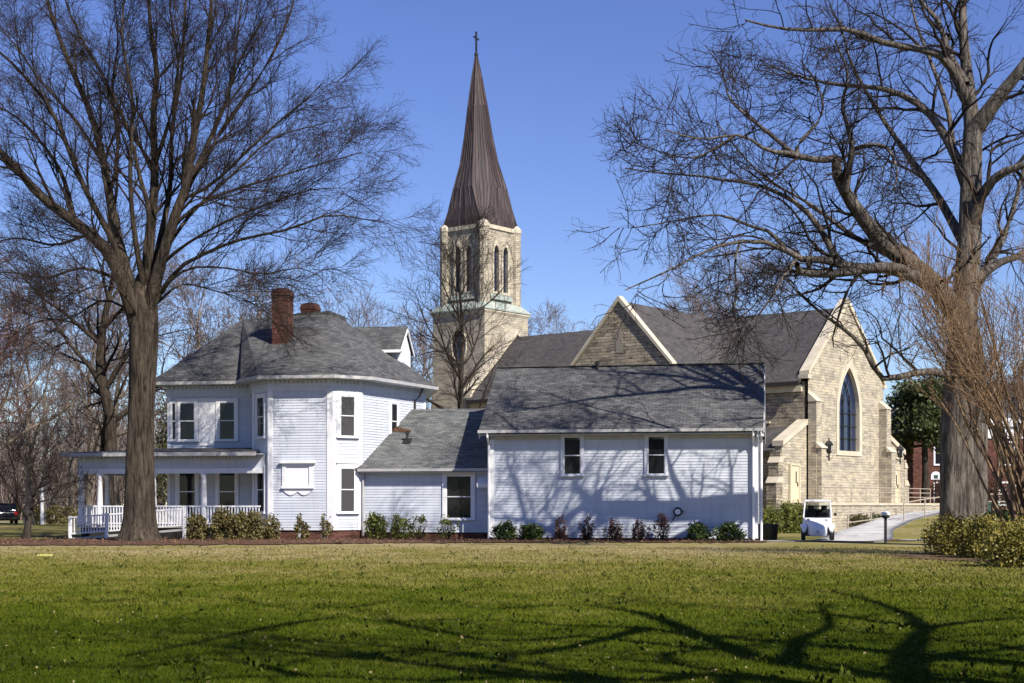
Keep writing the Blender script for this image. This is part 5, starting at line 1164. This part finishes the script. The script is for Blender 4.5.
loft(mb, [sect(-.42, .62, .18, .42, .06), sect(.9, .64, .18, .42, .06)]); loft(mb, [sect(.72, .64, .2, .95, .08), sect(1.25, .60, .25, .90, .10)])
mb.build("body", M['cart'], cart, True)
for sx in (-1, 1):
    mb = MB(); pts = []
    for k in range(9):
        a = math.pi * (.02 + .96 * k / 8); pts.append((sx * .60, -.80 - .34 * math.cos(a), .28 + .36 * math.sin(a)))
    q_ = []
    for k in range(9):
        a = math.pi * k / 8; w_ = .06 + .11 * math.sin(a); q_.append([(sx * .58 + w_ * math.cos(2 * math.pi * j / 10) * 1.0, -.80 - .36 * math.cos(a), .36 + .30 * math.sin(a) + .06 * math.sin(2 * math.pi * j / 10)) for j in range(10)])
    loft(mb, q_); mb.build("fender", M['cart'], cart, True)
    for yy in (-.80, .95):
        mb = MB(); mb.tube([(sx * .52, yy, .27), (sx * .70, yy, .27)], .27, 20); wh = mb.build("wheel", M['rubber'], cart); mb = MB(); mb.tube([(sx * .695, yy, .27), (sx * .71, yy, .27)], .15, 14); mb.build("rim", M['chrome'], wh)
    mb = MB(); mb.lathe((sx * .40, -.79, .84), [(.03, 0), (.075, .03), (.07, .07), (.02, .09)], 10); o = mb.build("headlight", M['lamp'], cart)
    mb = MB(); mb.beam((sx * .60, -.46, .95), (sx * .53, -.12, 1.66), .05, .06); mb.beam((sx * .53, -.12, 1.66), (sx * .53, .85, 1.68), .05, .06); mb.beam((sx * .53, .85, 1.66), (sx * .58, 1.02, .92), .05, .06); mb.build("pillar", M['cart'], cart)
    mb = MB(); mb.beam((sx * .62, -.42, 1.08), (sx * .74, -.42, 1.12), .02, .02); mb.box(sx * .76 - .06, sx * .76 + .06, -.46, -.42, 1.06, 1.18); mb.build("mirror", M['black'], cart)
mb = MB(); mb.slab([(-.57, -.20, 1.66), (.57, -.20, 1.66), (.57, .95, 1.70), (-.57, .95, 1.70)], (0, 0, .07)); mb.build("canopy", M['cart'], cart, bevel=.025)
mb = MB(); mb.slab([(-.56, -.455, .98), (.56, -.455, .98), (.50, -.135, 1.64), (-.50, -.135, 1.64)], (0, .008, .004))
m, nt, b = nmat("clear_windshield", .03, .5); b.inputs["Base Color"].default_value = (.75, .8, .82, 1); b.inputs["Transmission Weight"].default_value = 1.0; b.inputs["IOR"].default_value = 1.05; mb.build("windshield", m, cart)
mb = MB(); mb.box(-.55, .55, -.46, -.30, .90, 1.0); mb.build("dashboard", M['black'], cart)
mb = MB()
for sx in (-.29, .29): mb.box(sx - .24, sx + .24, .05, .55, .42, .72); mb.slab([(sx - .23, .50, .72), (sx + .23, .50, .72), (sx + .21, .62, 1.30), (sx - .21, .62, 1.30)], (0, .12, 0)); mb.box(sx - .13, sx + .13, .60, .70, 1.31, 1.50)
mb.build("seat", M['rubber'], cart, bevel=.03)
mb = MB(); mb.box(-.54, .54, .76, .80, .9, 1.34); mb.build("added_dark_panel", M['black'], cart)  # dark panel added to darken the view through the windshield
mb = MB(); mb.lathe((0, 0, 0), [(.17, -.012), (.19, 0), (.17, .012)], 16); o = mb.build("steering_wheel", M['black'], cart); o.location = (.28, -.22, 1.06); o.rotation_euler = (math.radians(-55), 0, 0)
mb = MB(); mb.box(-.05, .05, -1.287, -1.27, .30, .42); mb.build("nose_badge", M['gutter'], cart)

# ------------------------------------------------------------------ small things round the path
p = P(768, 541, 66.2)
mb = MB(); mb.lathe((0, 0, 0), [(.36, .0), (.40, .05), (.45, .66), (.48, .68), (.48, .74), (.43, .74), (.38, .1)], 22); o = mb.build("planter_tub", M['black'], None, True, loc=(p.x, p.y, 0)); tag(o, "large black round tub on the grass at the wing corner", "tub")
p = P(885.5, 543, 62.5); e = empty("path_sign", (p.x, p.y, 0), "small white sign head on black post beside the curving path", "sign")
mb = MB(); mb.box(-.05, .05, -.05, .05, -.05, 1.12); mb.build("post", M['black'], e)
mb = MB(); mb.lathe((0, 0, 1.0), [(.03, 0), (.17, .06), (.17, .12), (.10, .13)], 14); mb.build("collar", M['black'], e)
mb = MB(); mb.lathe((0, 0, 1.13), [(.10, 0), (.20, .04), (.20, .12), (.08, .18)], 14); mb.build("sign_head", M['cart'], e)
p = P(988.5, 520, 82.0); z = float(gz(p.x, 82)); e = empty("utility_box", (p.x, 82, z), "green metal utility box on concrete pad behind the huge tree", "utility box", .12)
mb = MB(); mb.box(-.42, .42, -.35, .35, .06, .80); mb.build("body", M['greenbox'], e, bevel=.02); mb = MB(); mb.slab([(-.44, -.38, .80), (.44, -.38, .80), (.44, .37, .84), (-.44, .37, .84)], (0, 0, .04)); mb.build("lid", M['greenbox'], e)
mb = MB(); mb.box(-.55, .55, -.5, .5, -.3, .06); mb.build("pad", M['concrete'], e); mb = MB(); mb.box(.1, .16, -.375, -.35, .4, .52); mb.build("latch", M['black'], e)
# hose reel on the wing wall
wp = Hw(8.42, -.03, 0); e = empty("hose_reel", (wp.x, wp.y, 1.28), "coiled hose on a white reel hung on the wing wall", "hose reel", -TH)
mb = MB(); mb.tube([(.17 * math.cos(k * .3927), -.07, .17 * math.sin(k * .3927)) for k in range(17)], .035, 6); mb.build("hose", M['black'], e)
mb = MB(); mb.tube([(0, 0, 0), (0, -.10, 0)], .125, 14); mb.build("drum", M['white'], e)
mb = MB(); mb.tube([(-.1, -.07, -.14), (-.16, -.07, -.26), (-.22, -.06, -.38)], .03, 6); mb.tube([(.1, -.07, .05), (.26, -.05, 0.02)], .025, 6); mb.build("hose_end", M['black'], e)
# scrap on the lawn
p = P(46, 557, 45.5); rg = np.random.default_rng(5); mb = MB(); 
for k in range(6):
    a = k * .9; mb.slab([(-.25 + .07 * k, -.08, .03 + .02 * (k % 2)), (-.25 + .07 * k + .08, -.08, .05 - .02 * (k % 2)), (-.25 + .07 * k + .08, .1, .06), (-.25 + .07 * k, .1, .05)], (0, 0, .03))
o = mb.build("lawn_scrap", M['yellow'], None, loc=(p.x, p.y, 0)); tag(o, "small yellow and white scrap lying on the straw coloured lawn", "litter")
# basketball-style round board on the brick building's yard
p = P(935.5, 475, 106); e = empty("round_sign", (p.x, 106, 0.6), "white rounded board on pole before the brick building", "sign")
mb = MB(); mb.tube([(0, 0, 0), (0, 0, p.z - .6)], .06, 8); mb.build("pole", M['black'], e)
mb = MB(); lp = [(.34 * math.cos(math.pi * k / 10), p.z - .65 + .30 * math.sin(math.pi * k / 10)) for k in range(11)]; mb.slab([(x, -.1, z) for x, z in lp + [(-.34, p.z - .92), (.34, p.z - .92)]], (0, .05, 0)); bd = mb.build("board", M['white'], e)
mb = MB(); mb.slab([(x, -.115, z) for x, z in ((-.15, p.z - .85), (.15, p.z - .85), (.15, p.z - .6), (-.15, p.z - .6))], (0, .012, 0)); mb.build("panel", M['greenbox'], bd)

# ------------------------------------------------------------------ brick building beyond the church
bb = empty("brick_building", (33.0, 126, 0), "long dark brick building with white framed windows behind the tan stems", "building", math.radians(4))
mb = MB(); mb.box(0, 45, 0, 14, -.3, 8.2); mb.build("wall", M['brick'], bb)
mb = MB(); mb.box(-.3, 45.3, -.35, 14.3, 8.2, 8.9); mb.box(-.12, 45.1, -.12, -.004, 7.2, 8.19); mb.box(-.12, -.004, -.12, 14, 7.2, 8.19); mb.build("cornice", M['white'], bb)
mb = MB(); q = [(-.3, -.35, 8.905), (45.3, -.35, 8.905), (45.3, 14.3, 8.905), (-.3, 14.3, 8.905)]; r_ = [(6, 7, 12.5), (39, 7, 12.5)]
for f_ in ([q[0], q[1], r_[1], r_[0]], [q[1], q[2], r_[1]], [q[2], q[3], r_[0], r_[1]], [q[3], q[0], r_[0]]): mb.poly(f_)
mb.build("roof", M['shingle'], bb)
for k in range(7):
    for z in (1.6, 5.0):
        mb = MB(); x = 3.2 + k * 5.6; mb.box(x - .75, x + .75, -.08, -.004, z - .1, z + 1.95); fr = mb.build("window", M['white'], bb); mb = MB(); mb.box(x - .6, x + .6, -.095, -.082, z + .05, z + .9); mb.box(x - .6, x + .6, -.095, -.082, z + .98, z + 1.82); mb.build("pane", M['glass'], fr)
bw = empty("brick_building", (21.0, 112.5, 0), "red brick block with white cornice just behind the stone church", "building")
mb = MB(); mb.box(0, 9.1, 0, 11, -.3, 6.3); mb.build("wall", M['brick'], bw)
mb = MB(); mb.box(-.05, 9.22, -.10, 11.05, 6.3, 6.95); mb.build("frieze", M['gutter'], bw)
mb = MB(); mb.box(-.3, 9.6, -.45, 11.3, 6.952, 7.3); mb.build("cornice", M['white'], bw)
mb = MB(); q = [(-.3, -.45, 7.305), (9.6, -.45, 7.305), (9.6, 11.3, 7.305), (-.3, 11.3, 7.305)]; r_ = [(2.5, 5.4, 9.0), (6.5, 5.4, 9.0)]
for f_ in ([q[0], q[1], r_[1], r_[0]], [q[1], q[2], r_[1]], [q[2], q[3], r_[0], r_[1]], [q[3], q[0], r_[0]]): mb.poly(f_)
mb.build("roof", M['shingle'], bw)
mb = MB(); mb.box(0, 26, -.15, .15, -.3, 1.3); o = mb.build("brick_wall", M['brick'], None, loc=(29.2, 101, 0.2)); tag(o, "low red brick garden wall behind the utility box", "wall")

# ------------------------------------------------------------------ far side of the lawn: cars, pole, small house
def car(loc, rz_, mat, label, sc_=1.0):
    e = empty("parked_car", loc, label, "car", rz_); e.scale = (sc_,) * 3
    mb = MB(); loft(mb, [sect(-2.25, .80, .35, .80, .1), sect(-2.1, .88, .28, .95, .12), sect(-.9, .90, .25, 1.0, .12), sect(1.6, .90, .25, 1.02, .12), sect(2.15, .86, .28, .98, .12), sect(2.28, .80, .36, .85, .1)]); mb.build("body", mat, e, True)
    mb = MB(); loft(mb, [sect(-.95, .80, .9, .98, .03), sect(-.35, .72, .9, 1.48, .12), sect(.6, .72, .9, 1.55, .12), sect(1.75, .70, .9, 1.50, .12), sect(2.1, .74, .9, 1.0, .03)]); cb = mb.build("cabin", M['glass'], e, True)
    mb = MB(); mb.slab([(-.66, -.3, 1.52), (.66, -.3, 1.52), (.66, 1.75, 1.53), (-.66, 1.75, 1.53)], (0, 0, .05)); mb.build("roof", mat, cb)
    mb = MB()
    for sx in (-1, 1):
        for y0_, y1_ in ((-.9, -.32), (.55, .62), (2.05, 1.75)): mb.beam((sx * .80 if y0_ < 0 else sx * .78, y0_, .98), (sx * .69, y1_, 1.53), .07, .07)
    mb.build("pillar", mat, cb)
    for sx in (-1, 1):
        for yy in (-1.4, 1.35):
            mb = MB(); mb.tube([(sx * .70, yy, .33), (sx * .92, yy, .33)], .33, 18); wh = mb.build("wheel", M['rubber'], e); mb = MB(); mb.tube([(sx * .915, yy, .33), (sx * .935, yy, .33)], .2, 12); mb.build("rim", M['chrome'], wh)
        mb = MB(); mb.box(sx * .70 - .13, sx * .70 + .13, 2.2, 2.30, .68, .92); mb.build("tail_light", M['red'], e)
        mb = MB(); mb.box(sx * .66 - .15, sx * .66 + .15, -2.27, -2.17, .62, .78); mb.build("headlight", M['lamp'], e)
    mb = MB(); mb.box(-.85, .85, 2.24, 2.34, .35, .52); mb.build("bumper", M['black'], e)
    return e
p = P(3, 523, 128); car((p.x, 128, 0), math.radians(205), M['carpaint'], "dark parked car with red tail light at the left edge", 1.1)
p = P(95, 514, 128); car((p.x, 128, 0.0), math.radians(15), M['carpaint2'], "blue grey car glimpsed between the porch end columns", 1.0)
p = P(44, 519, 122); e = empty("utility_pole", (p.x, 122, 0), "tall grey wooden utility pole with transformer beside the street", "utility pole")
mb = MB(); mb.tube([(0, 0, -.2), (.03, 0, 11)], [.17, .11], 10); mb.build("pole", M['wood'], e)
mb = MB(); mb.beam((-1.1, 0, 10.2), (1.1, 0, 10.2), .1, .12); mb.build("crossarm", M['wood'], e)
mb = MB(); mb.tube([(.28, -.1, 7.0), (.28, -.1, 7.9)], .2, 12); mb.build("transformer", M['gutter'], e)
mb = MB(); mb.tube([(-.1, -.17, 0), (-.1, -.17, 3.0)], .14, 10); mb.build("cable_guard", M['white'], e)
p = P(66, 512, 178); e = empty("small_house", (p.x - 3, 178, 0), "small white house across the street behind the leafless trees", "house", .1)
mb = MB(); mb.box(0, 12, 0, 8, 0, 3.2); mb.poly([(0, 0, 3.2), (0, 8, 3.2), (0, 4, 5.6)]); mb.poly([(12, 8, 3.2), (12, 0, 3.2), (12, 4, 5.6)]); mb.build("wall", M['white'], e, norm=False)
mb = MB(); mb.slab([(-.4, -.5, 2.95), (12.4, -.5, 2.95), (12.4, 4, 5.75), (-.4, 4, 5.75)], (0, 0, .12)); mb.slab([(-.4, 4, 5.748), (12.4, 4, 5.748), (12.4, 8.5, 2.95), (-.4, 8.5, 2.95)], (0, 0, .12)); mb.build("roof", M['shingle'], e)
e.scale = (.62, .62, .62)
for x in (1.5, 4.5, 8.8): mb = MB(); mb.box(x, x + 1.1, -.06, .0, .9, 2.4); mb.build("window", M['glass'], e)
mb = MB(); mb.box(6.6, 7.6, -.06, .0, 0, 2.2); mb.build("door", M['dgutter'], e)

# ------------------------------------------------------------------ grass blades on the near lawn
rg = np.random.default_rng(77); nB = 380000
yy = 12.5 * (56 / 12.5) ** (rg.random(nB) ** 1.15); xx = (rg.random(nB) * 2 - 1) * (yy * .46 + 2.5)
hgt = rg.uniform(.02, .048, nB) * np.clip(yy / 14, 1, 1.8) ** .5; wid = .0055 * np.clip(yy / 13, 1, 3)
az = rg.random(nB) * 6.283; ln = rg.normal(size=(nB, 2)) * .6 * hgt[:, None]; z0 = gz(xx, yy)
c0 = np.stack([xx, yy, z0 - .004], 1); dx = np.stack([np.cos(az) * wid, np.sin(az) * wid, np.zeros(nB)], 1); tip = c0 + np.stack([ln[:, 0], ln[:, 1], hgt], 1)
V = np.stack([c0 - dx, c0 + dx, tip], 1).reshape(-1, 3)
tag(np_mesh("grass", V, np.arange(nB * 3).reshape(-1, 3), M['blade'], None, False), "short uneven lawn grass, green near and straw coloured further off", "grass", None, "stuff")

# pale fallen leaves and small weeds speckling the lawn
nL = 1300; yy = 13 * (57 / 13) ** (rg.random(nL) ** 1.1); xx = (rg.random(nL) * 2 - 1) * (yy * .46 + 2.0)
C = np.stack([xx, yy, gz(xx, yy) + .03], 1); V, Q = leaf_quads(C, 0.036, rg, .7, .0)
tag(np_mesh("fallen_leaves", V, Q, M['litter'], None, False), "scattered pale dry leaves lying in the grass", "leaves", None, "stuff")
nL = 700; yy = 13 * (57 / 13) ** rg.random(nL); xx = (rg.random(nL) * 2 - 1) * (yy * .46 + 2.0); cl = rg.normal(size=(nL, 7, 3)) * np.array([.07, .07, .02]); C = (np.stack([xx, yy, gz(xx, yy) + .03], 1)[:, None] + cl).reshape(-1, 3)
V, Q = leaf_quads(C, 0.075, rg, .5, .8); tag(np_mesh("weeds", V, Q, M['weed'], None, False), "small dark green weed tufts in the near lawn", "weeds", None, "stuff")

# loose straw and dead leaves on the planting bed
nM = 7000; u_ = rg.uniform(-27, 12.3, nM); near = np.interp(u_, [-27, -20, -13, -6, 0, 12.3], [-11.0, -12.8, -11.5, -8.2, -5.4, -3.4]); v_ = near + (np.interp(u_, [-27, -17, -11.6, -6, 12.3], [-2, -1.6, -.3, .6, -.1]) - near) * rg.random(nM) ** .9 + rg.normal(size=nM) * .3
X_ = -.99 + u_ * math.cos(TH) + v_ * math.sin(TH); Y_ = 67.5 - u_ * math.sin(TH) + v_ * math.cos(TH)
V, Q = leaf_quads(np.stack([X_, Y_, gz(X_, Y_) + .04], 1), 0.10, rg, .35, .1); tag(np_mesh("bed_litter", V, Q, M['straw'], None, False), "loose brown pine straw and dead leaves along the house bed", "leaf litter", None, "stuff")
